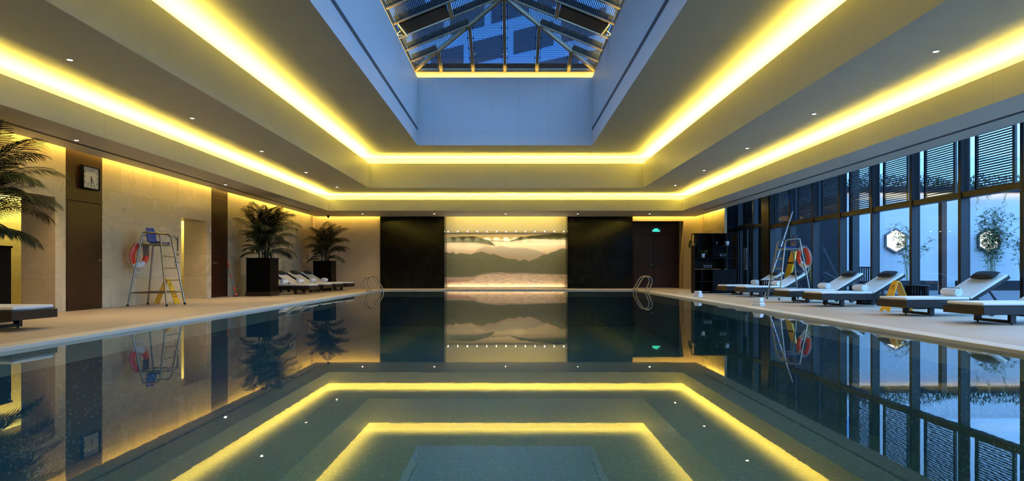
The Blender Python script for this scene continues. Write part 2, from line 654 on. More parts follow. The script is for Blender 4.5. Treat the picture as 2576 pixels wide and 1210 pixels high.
d = struct(empty('door_1', (XL, 0, 0)))
box(-0.10, 0.0, D1[0] + 0.004, D1[1] - 0.004, 2.17, HT).build('over_panel', M['wood'], d)
box(-0.10, -0.012, D1[0] + 0.004, D1[1] - 0.004, 2.155, 2.17).build('shadow_gap', M['black'], d)
box(-0.10, 0.004, D1[0] + 0.05, D1[1] - 0.05, 0.012, 2.155).build('door_leaf', M['wood'], d, 0.004)
MB().box(-0.10, 0.0, D1[0] + 0.004, D1[0] + 0.045, 0, 2.155).box(-0.10, 0.0, D1[1] - 0.045, D1[1] - 0.004, 0, 2.155).build('door_frame', M['wood'], d)
h = MB()
h.tube([(0.004, D1[1] - 0.12, 1.0), (0.012, D1[1] - 0.12, 1.0)], 0.028, 16)
h.tube([(0.01, D1[1] - 0.12, 1.0), (0.06, D1[1] - 0.12, 1.0), (0.06, D1[1] - 0.24, 1.0)], 0.010, 8)
h.build('door_handle', M['steel'], d)
d = struct(empty('door_2', (XL, 0, 0)))
box(-0.10, 0.0, D2[0] + 0.004, D2[1] - 0.004, 2.9, HT).build('over_panel', M['wood'], d)
box(-0.10, 0.003, D2[0] + 0.01, D2[1] - 0.01, 0.012, 2.895).build('door_leaf', M['wood'], d, 0.004)
h = MB()
h.tube([(0.003, D2[0] + 0.13, 1.0), (0.012, D2[0] + 0.13, 1.0)], 0.028, 16)
h.tube([(0.01, D2[0] + 0.13, 1.0), (0.06, D2[0] + 0.13, 1.0), (0.06, D2[0] + 0.26, 1.0)], 0.010, 8)
h.build('door_handle', M['steel'], d)

# far wall: limestone, two black marble panels, the mural niche and the door recess
BX = [XL, -5.65, -2.86, 2.47, 5.30, 7.52, 8.31]
b = MB()
b.box(XL, BX[1], YB, YB + 0.2, 0, C2)
b.box(BX[5], 9.3, YB, YB + 0.95, 0, C2)
b.box(BX[4], BX[5], YB, YB + 0.12, 2.92, C2)
b.box(XB, 9.3, YB + 0.95, YB + 1.1, 0, C2)
struct(b.build('wall_back', M['beige_back']))
b = MB()
b.box(BX[1], BX[2], YB - 0.06, YB + 0.94, 0, C2)
struct(b.build('wall_back_marble', M['marble'], bevel=0.004))
b = MB()
b.box(BX[3], BX[4], YB - 0.06, YB + 0.94, 0, C2)
struct(b.build('wall_back_marble', M['marble'], bevel=0.004))
d = struct(empty('door_3', (0, YB + 0.74, 0)))
box(BX[4], BX[5], 0.0, 0.1, 0, 3.0).build('wall_panel', M['wood_back'], d)
for x in (5.50, 6.375):
    box(x, x + 0.865, -0.03, 0.0, 0.02, 2.32).build('door_leaf', M['wood_back'], d, 0.004)
h = MB()
h.tube([(6.30, -0.03, 1.03), (6.30, -0.09, 1.03), (6.20, -0.09, 1.03)], 0.011, 8)
h.tube([(6.30, -0.03, 1.03), (6.30, -0.042, 1.03)], 0.028, 12)
h.build('door_handle', M['steel'], d)
box(5.50, 7.24, -0.032, -0.004, 0.004, 0.018).build('threshold', M['steel'], d)

# niche ceiling and base strip of the mural
box_n = MB().box(BX[2], BX[3], YB + 0.02, YB + 0.94, 3.50, 3.55)
struct(box_n.build('ceiling_niche', M['ceil_plain']))
box_n = MB().box(BX[2], BX[3], YB + 0.78, YB + 0.945, 2.46, 3.50)
struct(box_n.build('wall_niche', M['ceil_plain']))
m = tag(box(MUR[0] + 0.003, MUR[1] - 0.003, YB + 0.84, YB + 0.92, MUR[2], MUR[3]).build('mural', M['mural']),
        'wide mural of misty dark mountain ridges in the lit niche of the far wall', 'mural')
tag(box(MUR[0] + 0.003, MUR[1] - 0.003, YB + 0.70, YB + 0.835, 0.0, 0.035).build('light_strip', M['coping'], bevel=0.004),
    'pale glowing ledge along the foot of the mountain mural', 'ledge')

# right wall stub by the glass
struct(box(8.31, 8.40, 25.44, YB, 0, C2).build('wall_right', M['beige']))
struct(box(-10.6, 9.3, YN - 0.2, YN, 0, C2).build('wall_front', M['beige_back']))

# ceilings
struct(MB().ring((XL + 0.14, 8.02, YN, 28.39), grow(F1, 0.05), SOF, SOF + 0.05).build('ceiling_soffit', M['ceil_plain']))
struct(MB().ring(grow(F1, 0.05), F1, SOF, LIP2).build('ceiling_fascia', M['fascia']))
struct(MB().ring(grow(F1, 0.50), grow(F1, 0.45), SOF + 0.05, C2).build('ceiling_cove_back', M['ceil_plain']))
b = MB().ring((XB, 9.3, YN - 0.2, 29.6), grow(F2, 0.05), C2, C2 + 0.10)
struct(b.build('ceiling', M['ceil']))
struct(MB().ring(grow(F2, 0.05), F2, C2, LIP3).build('ceiling_fascia', M['fascia']))
struct(MB().ring(grow(F2, 0.45), grow(F2, 0.40), C2 + 0.10, C3).build('ceiling_cove_back', M['ceil_plain']))
struct(MB().ring(grow(F2, 0.50), grow(F3, 0.05), C3, C3 + 0.09).build('ceiling_upper', M['ceil']))
struct(MB().ring(grow(F3, 0.05), F3, C3, WT).build('wall_shaft', M['well']))
b = MB()
b.ring(grow(F3, 0.30), grow(F3, 0.24), C3 + 0.09, SK).ring(grow(F3, 0.25), grow(F3, 0.05), WT - 0.14, WT - 0.10)
struct(b.build('wall_shaft_ledge', M['ceil_plain']))
# slot closers over the wall washers
b = MB()
b.box(XL + 0.42, XL + 0.45, YN, 28.1, SOF + 0.05, C2).box(XL, 8.3, 28.08, 28.11, SOF + 0.05, C2).box(7.98, 8.02, YN, 28.1, SOF + 0.05, C2)
struct(b.build('ceiling_slot', M['ceil_plain']))

# linear diffusers
tag(box(-7.95, -7.87, 2.0, 25.9, SOF - 0.006, SOF - 0.001).build('ceiling_vent', M['slot']), 'long dark slot diffuser in the soffit along the stone wall', 'air diffuser')
tag(box(7.43, 7.51, 2.0, 25.3, SOF - 0.006, SOF - 0.001).build('ceiling_vent', M['slot']), 'long dark slot diffuser in the soffit along the glass side', 'air diffuser')
tag(box(F3[0] + 0.001, F3[0] + 0.006, F3[2] + 0.01, F3[3] - 0.01, 5.36, 5.46).build('ceiling_vent', M['slot']), 'dark slot in the skylight shaft on the stone wall side', 'air diffuser')
tag(box(F3[1] - 0.006, F3[1] - 0.001, F3[2] + 0.01, F3[3] - 0.01, 5.36, 5.46).build('ceiling_vent', M['slot']), 'dark slot in the skylight shaft on the glass wall side', 'air diffuser')

# ------------------------------------------------------------------ the hipped skylight
B0 = grow(F3, 0.12)
XC, HALF, PITCH, MOD = (B0[0] + B0[1]) / 2, (B0[1] - B0[0]) / 2, 0.399, 1.048


def hipz(t):
    return SK + t * PITCH


sky = struct(empty('window_1', (0, 0, 0)))
MB().ring(grow(B0, 0.06), grow(B0, -0.03), SK - 0.06, SK + 0.05).build('base_beam', M['tan_metal'], sky)
MB().ring(grow(B0, 0.06), grow(B0, 0.01), SK + 0.05, SK + 0.225).build('upstand', M['slat'], sky)
yA, yZ = B0[3] - HALF, B0[2] + HALF                 # ridge ends
MB().bar((XC, yZ, hipz(HALF)), (XC, yA, hipz(HALF)), 0.10, 0.14).build('ridge_beam', M['tan_metal'], sky)
for sx in (-1, 1):
    for (ye, ya) in ((B0[3], yA), (B0[2], yZ)):
        MB().bar((XC + sx * HALF, ye, SK), (XC, ya, hipz(HALF)), 0.07, 0.12).build('hip_beam', M['tan_metal'], sky)
for k in range(-2, 3):                              # rafters of the two short faces
    for (ye, s) in ((B0[3], -1), (B0[2], 1)):
        t = HALF - abs(k) * MOD
        MB().bar((XC + k * MOD, ye, SK), (XC + k * MOD, ye + s * t, hipz(t)), 0.10, 0.12).build('rafter', M['tan_metal'], sky)
ys = []
y = yA + 2 * MOD
while y > B0[2] + 0.3:
    ys.append(y)
    y -= MOD
for y in ys:
    t = min(HALF, B0[3] - y, y - B0[2])
    for sx in (-1, 1):
        rf = MB().bar((XC + sx * HALF, y, SK), (XC + sx * (HALF - t), y, hipz(t)), 0.07, 0.035).build('rafter', M['tan_metal'], sky)
        MB().bar((XC + sx * (HALF - 0.05), y, SK + 0.13), (XC + sx * (HALF - t + 0.04), y, hipz(t) + 0.10), 0.025, 0.19).build('web', M['slat'], rf)
g = 0.23
MB().add([(B0[0], B0[2], SK + g), (B0[1], B0[2], SK + g), (B0[1], B0[3], SK + g), (B0[0], B0[3], SK + g), (XC, yZ, hipz(HALF) + g), (XC, yA, hipz(HALF) + g)],
         [(0, 1, 4), (1, 2, 5, 4), (2, 3, 5), (3, 0, 4, 5)]).build('glass_pane', M['sglass'], sky)


def slat(mb, p, q, w=0.060, h=0.005):
    mb.bar(p, q, w, h)


STEP = 0.044
for (ye, s) in ((B0[3], -1), (B0[2], 1)):           # blinds of the short faces, one per bay
    for k in range(-3, 3):
        x0, x1 = XC + k * MOD + 0.07, XC + (k + 1) * MOD - 0.07
        mb = MB()
        t = 0.10
        while t < HALF - 0.05:
            a, c = max(x0, XC - (HALF - t) + 0.05), min(x1, XC + (HALF - t) - 0.05)
            if c - a > 0.04:
                z = hipz(t) + 0.03
                slat(mb, (a, ye + s * t, z), (c, ye + s * t, z), 0.036, 0.006)
            t += STEP
        for xr in (x0 + 0.01, x1 - 0.01):
            tm = HALF - abs(xr - XC) - 0.05
            if tm > 0.2:
                mb.bar((xr, ye + s * 0.06, hipz(0.06) - 0.01), (xr, ye + s * tm, hipz(tm) - 0.01), 0.014, 0.02)
                tt = 0.15
                while tt < tm:
                    mb.bar((xr, ye + s * tt, hipz(tt) - 0.02), (xr, ye + s * (tt + 0.05), hipz(tt + 0.05) - 0.02), 0.035, 0.03)
                    tt += 0.42
        mb.build('louvre_blind', M['slat'], sky)
edges = [B0[3]] + ys + [B0[2]]
VENT = 2                                            # bay with the opened flap
for sx in (-1, 1):
    for i in range(len(edges) - 1):
        y1, y0 = edges[i] - 0.04, edges[i + 1] + 0.04
        ymid = (y0 + y1) / 2
        vent = i == 3
        mb = MB()
        t = 0.06 if not vent else 1.58
        while t < HALF - 0.05:
            c, a = min(y1, B0[3] - t - 0.05), max(y0, B0[2] + t + 0.05)
            if c - a > 0.04:
                x = XC + sx * (HALF - t)
                slat(mb, (x, a, hipz(t) + 0.03), (x, c, hipz(t) + 0.03), 0.026)
            t += STEP
        mb.build('louvre_blind', M['slat'], sky)
        if vent:
            xa, xb = XC + sx * (HALF - 0.10), XC + sx * (HALF - 1.44)
            o = MB().bar((xa, ymid - 0.06, hipz(0.10) - 0.02), (xb, ymid - 0.06, hipz(1.44) - 0.02), 0.80, 0.05).build('vent_flap', M['black'], sky)
            MB().bar((XC + sx * (HALF - 1.5), y0 - 0.02, hipz(1.5)), (XC + sx * (HALF - 1.5), y1 + 0.02, hipz(1.5)), 0.09, 0.12).build('cross_rail', M['tan_metal'], sky)
            x = XC + sx * (HALF - 0.16)
            mb = MB()
            mb.bar((x, y0 - 0.10, hipz(0.16) - 0.08), (x - sx * 0.12, y1 - 0.16, hipz(0.28) - 0.13), 0.03, 0.035)
            pts = [(x + sx * 0.12 * math.sin(PI * j / 8), y0 + 0.30 + 0.35 * j / 8, hipz(0.16) - 0.1 - 0.05 * math.sin(PI * j / 8)) for j in range(9)]
            mb.tube(pts, 0.010, 6)
            mb.build('chain_opener', M['rope'], sky)
struct(MB().ring(grow(B0, 0.42), grow(B0, 0.30), SK - 0.1, SK + 0.2).build('roof_parapet', M['court_dark']))

# ------------------------------------------------------------------ the glazed side
MS = 1.577
ym = [12.89 + MS * k for k in range(-9, 7)]
ym_all = ym + [23.93, 25.50, 27.08]
TR0, TR1 = 2.215, 2.33
wn = 2
for k, y in enumerate(ym_all):
    last = y > 23.5
    W = struct(empty('window_%d' % wn, (XR, y, 0)))
    wn += 1
    box(0, 0.19, 0, 0.085, 0, C2).build('mullion', M['bronze'], W, 0.004)
    ylo = (ym_all[k - 1] + 0.085 - y) if k else -1.3
    if abs(y - 23.93) < 0.1:
        ylo = 23.10 - y
    if abs(y - 25.5) < 0.1:                         # the glass doors
        struct(W)
        d = struct(empty('door_4', (XR, y, 0)))
        box(0.03, 0.19, ylo, 0, 2.42, 2.52).build('transom', M['bronze'], W)
        box(0.09, 0.102, ylo, 0, 2.52, C2).build('upper_pane', M['fglass'], W)
        mid = ylo / 2
        for (a, c, hy) in ((ylo, mid - 0.004, mid - 0.10), (mid + 0.004, 0, mid + 0.10)):
            f = MB()
            f.box(0.06, 0.11, a, a + 0.06, 0, 2.41).box(0.06, 0.11, c - 0.06, c, 0, 2.41).box(0.06, 0.11, a + 0.06, c - 0.06, 2.33, 2.41).box(0.06, 0.11, a + 0.06, c - 0.06, 0.0, 0.12)
            lf = f.build('door_leaf', M['bronze'], d)
            box(0.08, 0.09, a + 0.06, c - 0.06, 0.12, 2.33).build('glass_pane', M['fglass'], lf)
            MB().tube([(0.06, hy, 0.82), (0.01, hy, 0.82), (0.01, hy, 1.62), (0.06, hy, 1.62)], 0.013, 8).build('door_handle', M['steel'], lf)
        continue
    zt = 0.0 if not last else 0.12
    box(0.02, 0.19, ylo, 0, TR0 + zt, TR1 + zt).build('transom', M['bronze'], W)
    box(0.15, 0.162, ylo, 0, 0.09, TR0 + zt).build('lower_pane', M['fglass'], W)
    box(0.15, 0.162, ylo, 0, TR1 + zt, C2).build('upper_pane', M['fglass'], W)
    box(0.02, 0.19, ylo, 0, 0, 0.09).build('sill', M['bronze'], W)
struct(box(XR - 0.02, XR + 0.42, 22.44, 23.10, 0, C2).build('column_bronze', M['bronze'], bevel=0.006))

# louvred shutters outside the upper panes
first = None
names = ['in the upper pane nearest the dark column', 'in the second upper pane from the dark column', 'in the third upper pane from the dark column', 'in the fourth upper pane from the dark column',
         'in the upper pane above the left hexagonal window', 'in the upper pane left of the widest one', 'in the widest upper pane at the picture edge']
far_y = [22.44] + [y for y in ym if 11.5 < y < 21.5][::-1]
for i, y in enumerate(far_y):
    lab = 'dark horizontal-slatted shutter ' + names[i]
    if first is None:
        r = thing('window_shutter', lab, 'shutter', (XR + 0.20, y, 2.34), 0, 'louvred shutters behind the upper window panes')
        for (a, c) in ((-0.155, -0.105), (-1.12, -1.06)):
            box(0, 0.045, a, c, 0, 1.40).build('stile', M['bronze'], r)
        mb = MB()
        z = 0.03
        while z < 1.38:
            mb.bar((0.022, -1.06, z), (0.022, -0.155, z), 0.032, 0.021)
            z += 0.0475
        mb.build('slats', M['bronze'], r)
        first = r
    else:
        dup(first, (XR + 0.20, y, 2.34), 0, lab)

# ------------------------------------------------------------------ courtyard
struct(box(9.3, 60, -8, 60, -0.3, -0.02).build('ground', M['paving']))
WY = 28.0
struct(box(14.25, 30, WY, WY + 0.3, -0.02, 4.10).build('wall_courtyard', M['court_white']))
struct(box(14.05, 30, WY - 0.25, WY + 0.8, 4.10, 4.34).build('wall_courtyard_coping', M['court_dark']))
struct(box(9.5, 12.42, 24.2, 29.5, -0.02, 8.0).build('wall_courtyard_dark', M['court_dark']))
struct(box(11.5, 40, 31.0, 31.4, -0.02, 6.15).build('wall_courtyard_stone', M['court_stone']))
tag(box(11.42, 11.66, 21.9, 22.14, -0.02, 5.2).build('post', M['bronze'], bevel=0.01), 'tall dark post outside, left of the white courtyard wall', 'post')
tag(box(14.40, 14.58, 21.9, 22.08, -0.02, 3.25).build('post', M['wood'], bevel=0.01), 'brown post outside, between the two hexagonal windows', 'post')
for (px, lab) in ((2252, 'glowing hexagonal window in the white courtyard wall, beside the thin bamboo'), (2485, 'glowing hexagonal window half hidden behind the dense bamboo')):
    x, z = (px - VX) / FX * WY, 2.04
    t = thing('hexagonal_window', lab, 'window', (x, WY, z))

    def hexp(r, yy):
        return [(r * math.sin(PI / 3 * k), yy, r * math.cos(PI / 3 * k)) for k in range(6)]
    o, i = hexp(0.54, -0.10), hexp(0.465, -0.10)
    o2, i2 = hexp(0.54, 0.02), hexp(0.465, 0.02)
    vs = o + i + o2 + i2
    fs = []
    for k in range(6):
        j = (k + 1) % 6
        fs += [(k, j, 6 + j, 6 + k), (k, 12 + k, 12 + j, j), (6 + k, 6 + j, 18 + j, 18 + k)]
    MB().add(vs, fs).build('frame', M['slot'], t)
    MB().prism(hexp(0.475, -0.012), (0, 0.01, 0)).build('pane', M['hexlight'], t)


def leaf_blade(mb, p, d, up, L, w):
    p, d, up = Vector(p), Vector(d).normalized(), Vector(up)
    s = d.cross(up)
    if s.length < 1e-3:
        s = d.cross(Vector((1, 0, 0)))
    s.normalize()
    m = p + d * L * 0.4
    tip = p + d * L + Vector((0, 0, -0.12 * L))
    mb.add([p, m - s * w, m + s * w, tip], [(0, 1, 3, 2)])


def bamboo(name, lab, x, y, z0, n, hgt, spread, dense, seed):
    rnd = random.Random(seed)
    t = thing('bamboo', lab, 'bamboo', (x, y, z0), 0, None)
    lf = MB()
    for k in range(n):
        a = rnd.uniform(0, 2 * PI)
        r0 = rnd.uniform(0, 0.16)
        H = hgt * rnd.uniform(0.65, 1.0)
        lean = rnd.uniform(0.05, spread)
        pts = []
        for j in range(9):
            s = j / 8
            rr = r0 + lean * s ** 1.8
            pts.append(Vector((rr * math.cos(a), rr * 0.6 * math.sin(a), H * s - 0.12 * lean * s ** 3)))
        MB().tube(pts, [0.012 * (1 - 0.75 * j / 8) for j in range(9)], 5).build('culm', M['culm'], t)
        for q in range(dense):
            s = rnd.uniform(0.30, 1.0) if rnd.random() < 0.35 else rnd.uniform(0.55, 1.0)
            f = s * 8
            i0 = min(7, int(f))
            p = pts[i0].lerp(pts[i0 + 1], f - i0)
            ba = rnd.uniform(0, 2 * PI)
            bl = rnd.uniform(0.08, 0.34)
            e = p + Vector((math.cos(ba) * bl, math.sin(ba) * bl * 0.7, rnd.uniform(-0.1, 0.16)))
            for c in range(6):
                dv = Vector((math.cos(ba + rnd.uniform(-0.9, 0.9)), math.sin(ba + rnd.uniform(-0.9, 0.9)), rnd.uniform(-0.7, 0.2)))
                leaf_blade(lf, p.lerp(e, rnd.uniform(0.3, 1)), dv, (0, 0, 1), rnd.uniform(0.10, 0.19), 0.015)
    lf.build('foliage', M['bleaf'], t)
    return t


PZ = 0.36
tag(box(14.9, 17.15, 26.3, 27.3, -0.02, PZ).build('planter_trough', M['court_dark'], bevel=0.01), 'low dark planter trough outside below the left hexagonal window', 'planter')
tag(box(18.5, 27.0, 26.3, 27.3, -0.02, PZ).build('planter_trough', M['court_dark'], bevel=0.01), 'long low dark planter trough outside below the right hexagonal window', 'planter')
bamboo('bamboo', 'thin bamboo clump growing in front of the left hexagonal window', 16.25, 26.8, PZ + 0.004, 8, 2.5, 0.95, 26, 3)
bamboo('bamboo', 'dense tall bamboo clump growing in front of the right hexagonal window', 19.6, 26.8, PZ + 0.004, 15, 3.1, 0.85, 46, 5)
bamboo('bamboo', 'wispy bamboo clump at the right end of the courtyard trough', 21.15, 27.05, PZ + 0.004, 6, 2.6, 0.32, 20, 8)
rnd = random.Random(4)
hb = MB()
for k in range(5200):
    x = rnd.uniform(14.2, 29.5)
    hh = 0.42 + 0.22 * math.sin(x * 1.9) * math.sin(x * 0.7 + 1)
    p = (x, WY + rnd.uniform(-0.1, 0.5), 4.36 + rnd.random() ** 1.4 * hh)
    leaf_blade(hb, p, (rnd.uniform(-1, 1), rnd.uniform(-1, 0.6), rnd.uniform(0.25, 1.2)), (0, 0, 1), rnd.uniform(0.10, 0.2), 0.025)
tag(hb.build('hedge', M['bleaf']), 'green hedge plants growing along the top of the courtyard wall', 'hedge', kind='stuff')
for i, (px, L) in enumerate(((2458, 0.95), (2486, 0.55), (2525, 1.1))):
    x = (px - VX) / FX * 27.7
    v = MB()
    for s in range(2):
        pts = [(x + 0.06 * s + 0.05 * math.sin(j * 1.3 + i), WY - 0.28, 4.36 - L * (1 - 0.25 * s) * j / 10) for j in range(11)]
        v.tube(pts, 0.004, 4)
        for (a, c, z) in pts:
            for q in range(2):
                leaf_blade(v, (a, c, z), (rnd.uniform(-1, 1), rnd.uniform(-1, 0), -0.7), (0, 0, 1), 0.11, 0.018)
    tag(v.build('trailing_vine', M['bleaf']), 'trailing vine hanging over the courtyard wall, %s from the left' % ORD[i], 'vine', 'vines hanging over the courtyard wall')
t = thing('slatted_bench', 'dark slatted wooden seat outside the glass behind the loungers', 'bench', (12.15, 22.6, -0.02))
for k in range(10):
    box(-0.36 + k * 0.076, -0.325 + k * 0.076, -0.02, 0.02, 0.05, 0.90).build('slat', M['black'], t)
MB().box(-0.37, 0.40, -0.03, 0.03, 0.88, 0.93).build('top_rail', M['black'], t)
box(-0.37, 0.40, -0.03, 0.03, 0.0, 0.06).build('bottom_rail', M['black'], t)
box(-0.37, 0.40, -0.6, -0.02, 0.38, 0.44).build('seat', M['black'], t)
box(-0.36, -0.30, -0.58, -0.52, 0, 0.38).build('leg', M['black'], t)
box(0.33, 0.39, -0.58, -0.52, 0, 0.38).build('leg', M['black'], t)

# tower seen through the skylight
t = thing('tower', 'pale tower block with dark windows seen through the skylight', 'building', (-1.0, 50.0, -0.3), R(-36))
box(-16, 22, 0, 14, 0, 46).build('wall', M['tower'], t)
wp = box(-1.75, 1.75, -0.04, 0.1, -0.85, 0.85)
first = None
for r_ in range(6):
    for c_ in range(9):
        off = 2.1 if r_ % 2 else 0
        loc = (-13.5 + 4.2 * c_ + off, 0, 12.6 + 2.75 * r_)
        if first is None:
            first = wp.build('window', M['tower_win'], t)
            o = first
        else:
            o = first.copy()
            C.objects.link(o)
            o.parent = t
        o.location = loc

# ------------------------------------------------------------------ ceiling lamps
cup = MB().lathe([(0.055, 0.0), (0.055, -0.006), (0.036, -0.008), (0.032, 0.0)], 20)
dsk = MB().lathe([(0.0, -0.005), (0.033, -0.005)], 20)
DL = []
lamp0 = None


def downlight(x, y, z, lab, group):
    global lamp0
    if lamp0 is None:
        lamp0 = thing('downlight', lab, 'ceiling light', (x, y, z), 0, group)
        cup.build('trim_ring', M['trim'], lamp0)
        dsk.build('lamp', M['lamp'], lamp0)
        r = lamp0
    else:
        r = dup(lamp0, (x, y, z), 0, lab)
        r['group'] = group
    DL.append((x, y, z))


for i, y in enumerate((23.35, 19.84, 16.3, 12.74, 9.2)):
    downlight(-6.18, y, C2, 'recessed downlight in the stone-wall side ceiling tray, %s from the far wall' % ORD[i], 'downlights in the left ceiling tray')
for i, y in enumerate((22.85, 19.44, 15.9, 12.4, 8.85)):
    downlight(5.74, y, C2, 'recessed downlight in the glass-wall side ceiling tray, %s from the far wall' % ORD[i], 'downlights in the right ceiling tray')
for i, y in enumerate((17.77, 11.67)):
    downlight(-7.72, y, SOF, 'recessed downlight in the low soffit over the stone wall, %s from the far wall' % ORD[i], 'downlights in the left soffit')
for i, x in enumerate((-6.09, -3.13, -0.2, 2.77, 5.73)):
    downlight(x, 27.0, SOF, 'recessed downlight in the soffit before the far wall, %s from the left' % ORD[i], 'downlights along the far wall')
for i, y in enumerate((13.6, 19.4)):
    downlight(-9.8, y, 2.6, 'recessed downlight in the passage ceiling behind the %s opening' % ('nearer' if i == 0 else 'farther'), 'downlights in the passage')
first = None
for i, (x, y) in enumerate(((7.24, 17.5), (7.24, 13.9), (7.24, 10.36), (-7.69, 14.33), (-7.69, 10.77))):
    lab = 'round flush speaker in the %s side soffit, %s from the far wall' % ('glass wall' if i < 3 else 'stone wall', ORD[i if i < 3 else i - 3])
    if first is None:
        first = thing('ceiling_speaker', lab, 'speaker', (x, y, SOF), 0, 'flush ceiling speakers in the soffit')
        MB().lathe([(0.0, -0.004), (0.115, -0.004), (0.12, 0.0)], 24).build('grille', M['grille'], first)
        MB().lathe([(0.115, -0.006), (0.13, -0.006), (0.135, 0.0)], 24).build('rim', M['ceil_plain'], first)
    else:
        dup(first, (x, y, SOF), 0, lab)
t = thing('ceiling_dome_camera', 'small dark dome camera under the soffit in the far left corner', 'camera', (-7.72, 27.8, SOF))
MB().lathe([(0.06, 0), (0.06, -0.03), (0.05, -0.04)], 20).build('housing', M['black'], t)
MB().lathe([(0.05, -0.04), (0.046, -0.075), (0.03, -0.10), (0.0, -0.11)], 20).build('dome', M['black'], t)

# spot rail over the mural
RZ, RY = 2.50, YB + 0.60
tag(MB().tube([(BX[2] + 0.001, RY, RZ), (BX[3] - 0.001, RY, RZ)], 0.008, 8).build('spotlight_rail', M['steel']), 'thin horizontal rail spanning the mural niche and carrying small spotlights', 'rail')
SP = []
first = None
for i in range(13):
    x = -2.76 + i * (5.13 / 12)
    lab = 'tiny spotlight on the rail over the mural, ' + ('in the middle of the row' if i == 6 else '%s from the %s' % (ORD[min(i, 12 - i)], 'left' if i < 6 else 'right'))
    if first is None:
        first = thing('spotlight', lab, 'spotlight', (x, RY, RZ), 0, 'spotlights on the rail over the mural')
        MB().tube([(0, -0.005, -0.012), (0, 0.03, -0.05)], [0.018, 0.024], 12).build('housing', M['steel'], first)
        MB().lathe([(0.0, -0.020), (0.014, -0.014), (0.02, 0), (0.014, 0.014), (0.0, 0.02)], 12, (0, -0.014, 0.0)).build('lamp', M['lamp_small'], first)
    else:
        dup(first, (x, RY, RZ), 0, lab)
    SP.append(x)

# exit sign
ES = thing('exit_sign', 'green lit exit sign over the dark double doors in the far wall', 'sign', (0, 0, 0))
ex, ey = (1650.5 - VX) / FX * (YB + 0.70), YB + 0.70
ez = EYE + (VY - 579) / FX * ey
ES.location = (ex, ey, ez)
f = MB()
f.box(-0.185, 0.185, -0.02, 0.035, 0.075, 0.085).box(-0.185, 0.185, -0.02, 0.035, -0.085, -0.075).box(-0.185, -0.175, -0.02, 0.035, -0.075, 0.075).box(0.175, 0.185, -0.02, 0.035, -0.075, 0.075)
f.build('frame', M['steel'], ES)
box(-0.175, 0.175, -0.012, 0.035, -0.075, 0.075).build('panel', M['exit_dark'], ES)
Mx = Matrix.Rotation(R(90), 4, 'X')
text('lettering', 'EXIT', 0.085, M['exit_green'], ES, frame((0, -0.0135, 0.038), (1, 0, 0), (0, 0, 1)), depth=0.001)
text('lettering', '安全出口', 0.085, M['exit_green'], ES, frame((0, -0.0135, -0.032), (1, 0, 0), (0, 0, 1)), depth=0.001)

# ------------------------------------------------------------------ wall clock and wall lettering
cy, cz = 13.28, 2.66
K = thing('wall_clock', 'square dark-framed wall clock on the walnut panel over the door', 'clock', (XL + 0.004, cy, cz))
f = MB()
a, c, dp = 0.27, 0.235, 0.075
f.box(0, dp, -a, a, c - 0.028, c).box(0, dp, -a, a, -c, -c + 0.028).box(0, dp, -a, -a + 0.028, -c + 0.028, c - 0.028).box(0, dp, a - 0.028, a, -c + 0.028, c - 0.028)
f.build('frame', M['black'], K, 0.006)
box(0, dp - 0.02, -a + 0.026, a - 0.026, -c + 0.026, c - 0.026).build('dial', M['clock_face'], K)
for n in range(1, 13):
    an = 2 * PI * n / 12
    sx, sz = math.sin(an), math.cos(an)
    k = 1 / max(abs(sx) / 0.195, abs(sz) / 0.165)
    k = min(k, 0.235)
    text('numeral', str(n), 0.082, M['ink'], K, frame((dp - 0.0195, sx * k * 1.0, sz * k * 0.92), (0, 1, 0), (0, 0, 1)), depth=0.0006)
for (nm, an, L, w_) in (('minute_hand', 182, 0.125, 0.016), ('hour_hand', 150, 0.12, 0.018)):
    an = R(an)
    dvy, dvz = math.sin(an), math.cos(an)
    MB().bar((dp - 0.012, -dvy * 0.03, -dvz * 0.03), (dp - 0.012, dvy * L, dvz * L), 0.003, w_, (0, -dvz, dvy)).build(nm, M['ink'], K)
WS = thing('wall_sign', 'small dark figure and four lines of lettering on the stone wall beside the lit opening', 'sign', (XL + 0.0015, 16.85, 0))
fx = MB()
fx.box(0, 0.004, -0.03, 0.03, 1.45, 1.60).box(0, 0.004, -0.025, -0.002, 1.28, 1.45).box(0, 0.004, 0.002, 0.025, 1.28, 1.45)
fx.prism([(0.0, -0.03, 1.60), (0.0, -0.03, 1.56), (0.0, -0.13, 1.60), (0.0, -0.13, 1.63)], (0.004, 0, 0))
fx.prism([(0.0, -0.13, 1.63), (0.0, -0.11, 1.61), (0.0, -0.15, 1.68), (0.0, -0.17, 1.67)], (0.004, 0, 0))
fx.prism([(0.0, -0.17, 1.67), (0.0, -0.15, 1.68), (0.0, -0.22, 1.61), (0.0, -0.23, 1.63)], (0.004, 0, 0))
fx.tube([(0.0, 0.0, 1.635), (0.004, 0.0, 1.635)], 0.028, 14)
fx.build('figure', M['ink'], WS)
for (s_, z, sz) in (('男更衣室', 1.19, 0.078), ("Men's", 1.09, 0.07), ('Changing', 1.00, 0.07), ('Room', 0.91, 0.07)):
    text('lettering', s_, sz, M['ink'], WS, frame((0.001, -0.06, z), (0, 1, 0), (0, 0, 1)), depth=0.0008)

# ------------------------------------------------------------------ sun loungers, local x runs from the foot end to the head end
def pillow_mesh(lx, ly, lz, n=14, m=10):
    mb = MB()
    for sg in (1, -1):
        def fn(u, v, sg=sg):
            a, c = 2 * u - 1, 2 * v - 1
            hgt = (max(0, 1 - abs(a) ** 3.5) ** 0.5) * (max(0, 1 - abs(c) ** 2.6) ** 0.5)
            return (a * lx / 2 * (1 - 0.05 * abs(c)), c * ly / 2, sg * hgt * lz / 2)
        mb.grid(fn, n, m)
    return mb


BA = R(30)
HX, HZ = 1.20, 0.285                                # hinge
BL = 0.82


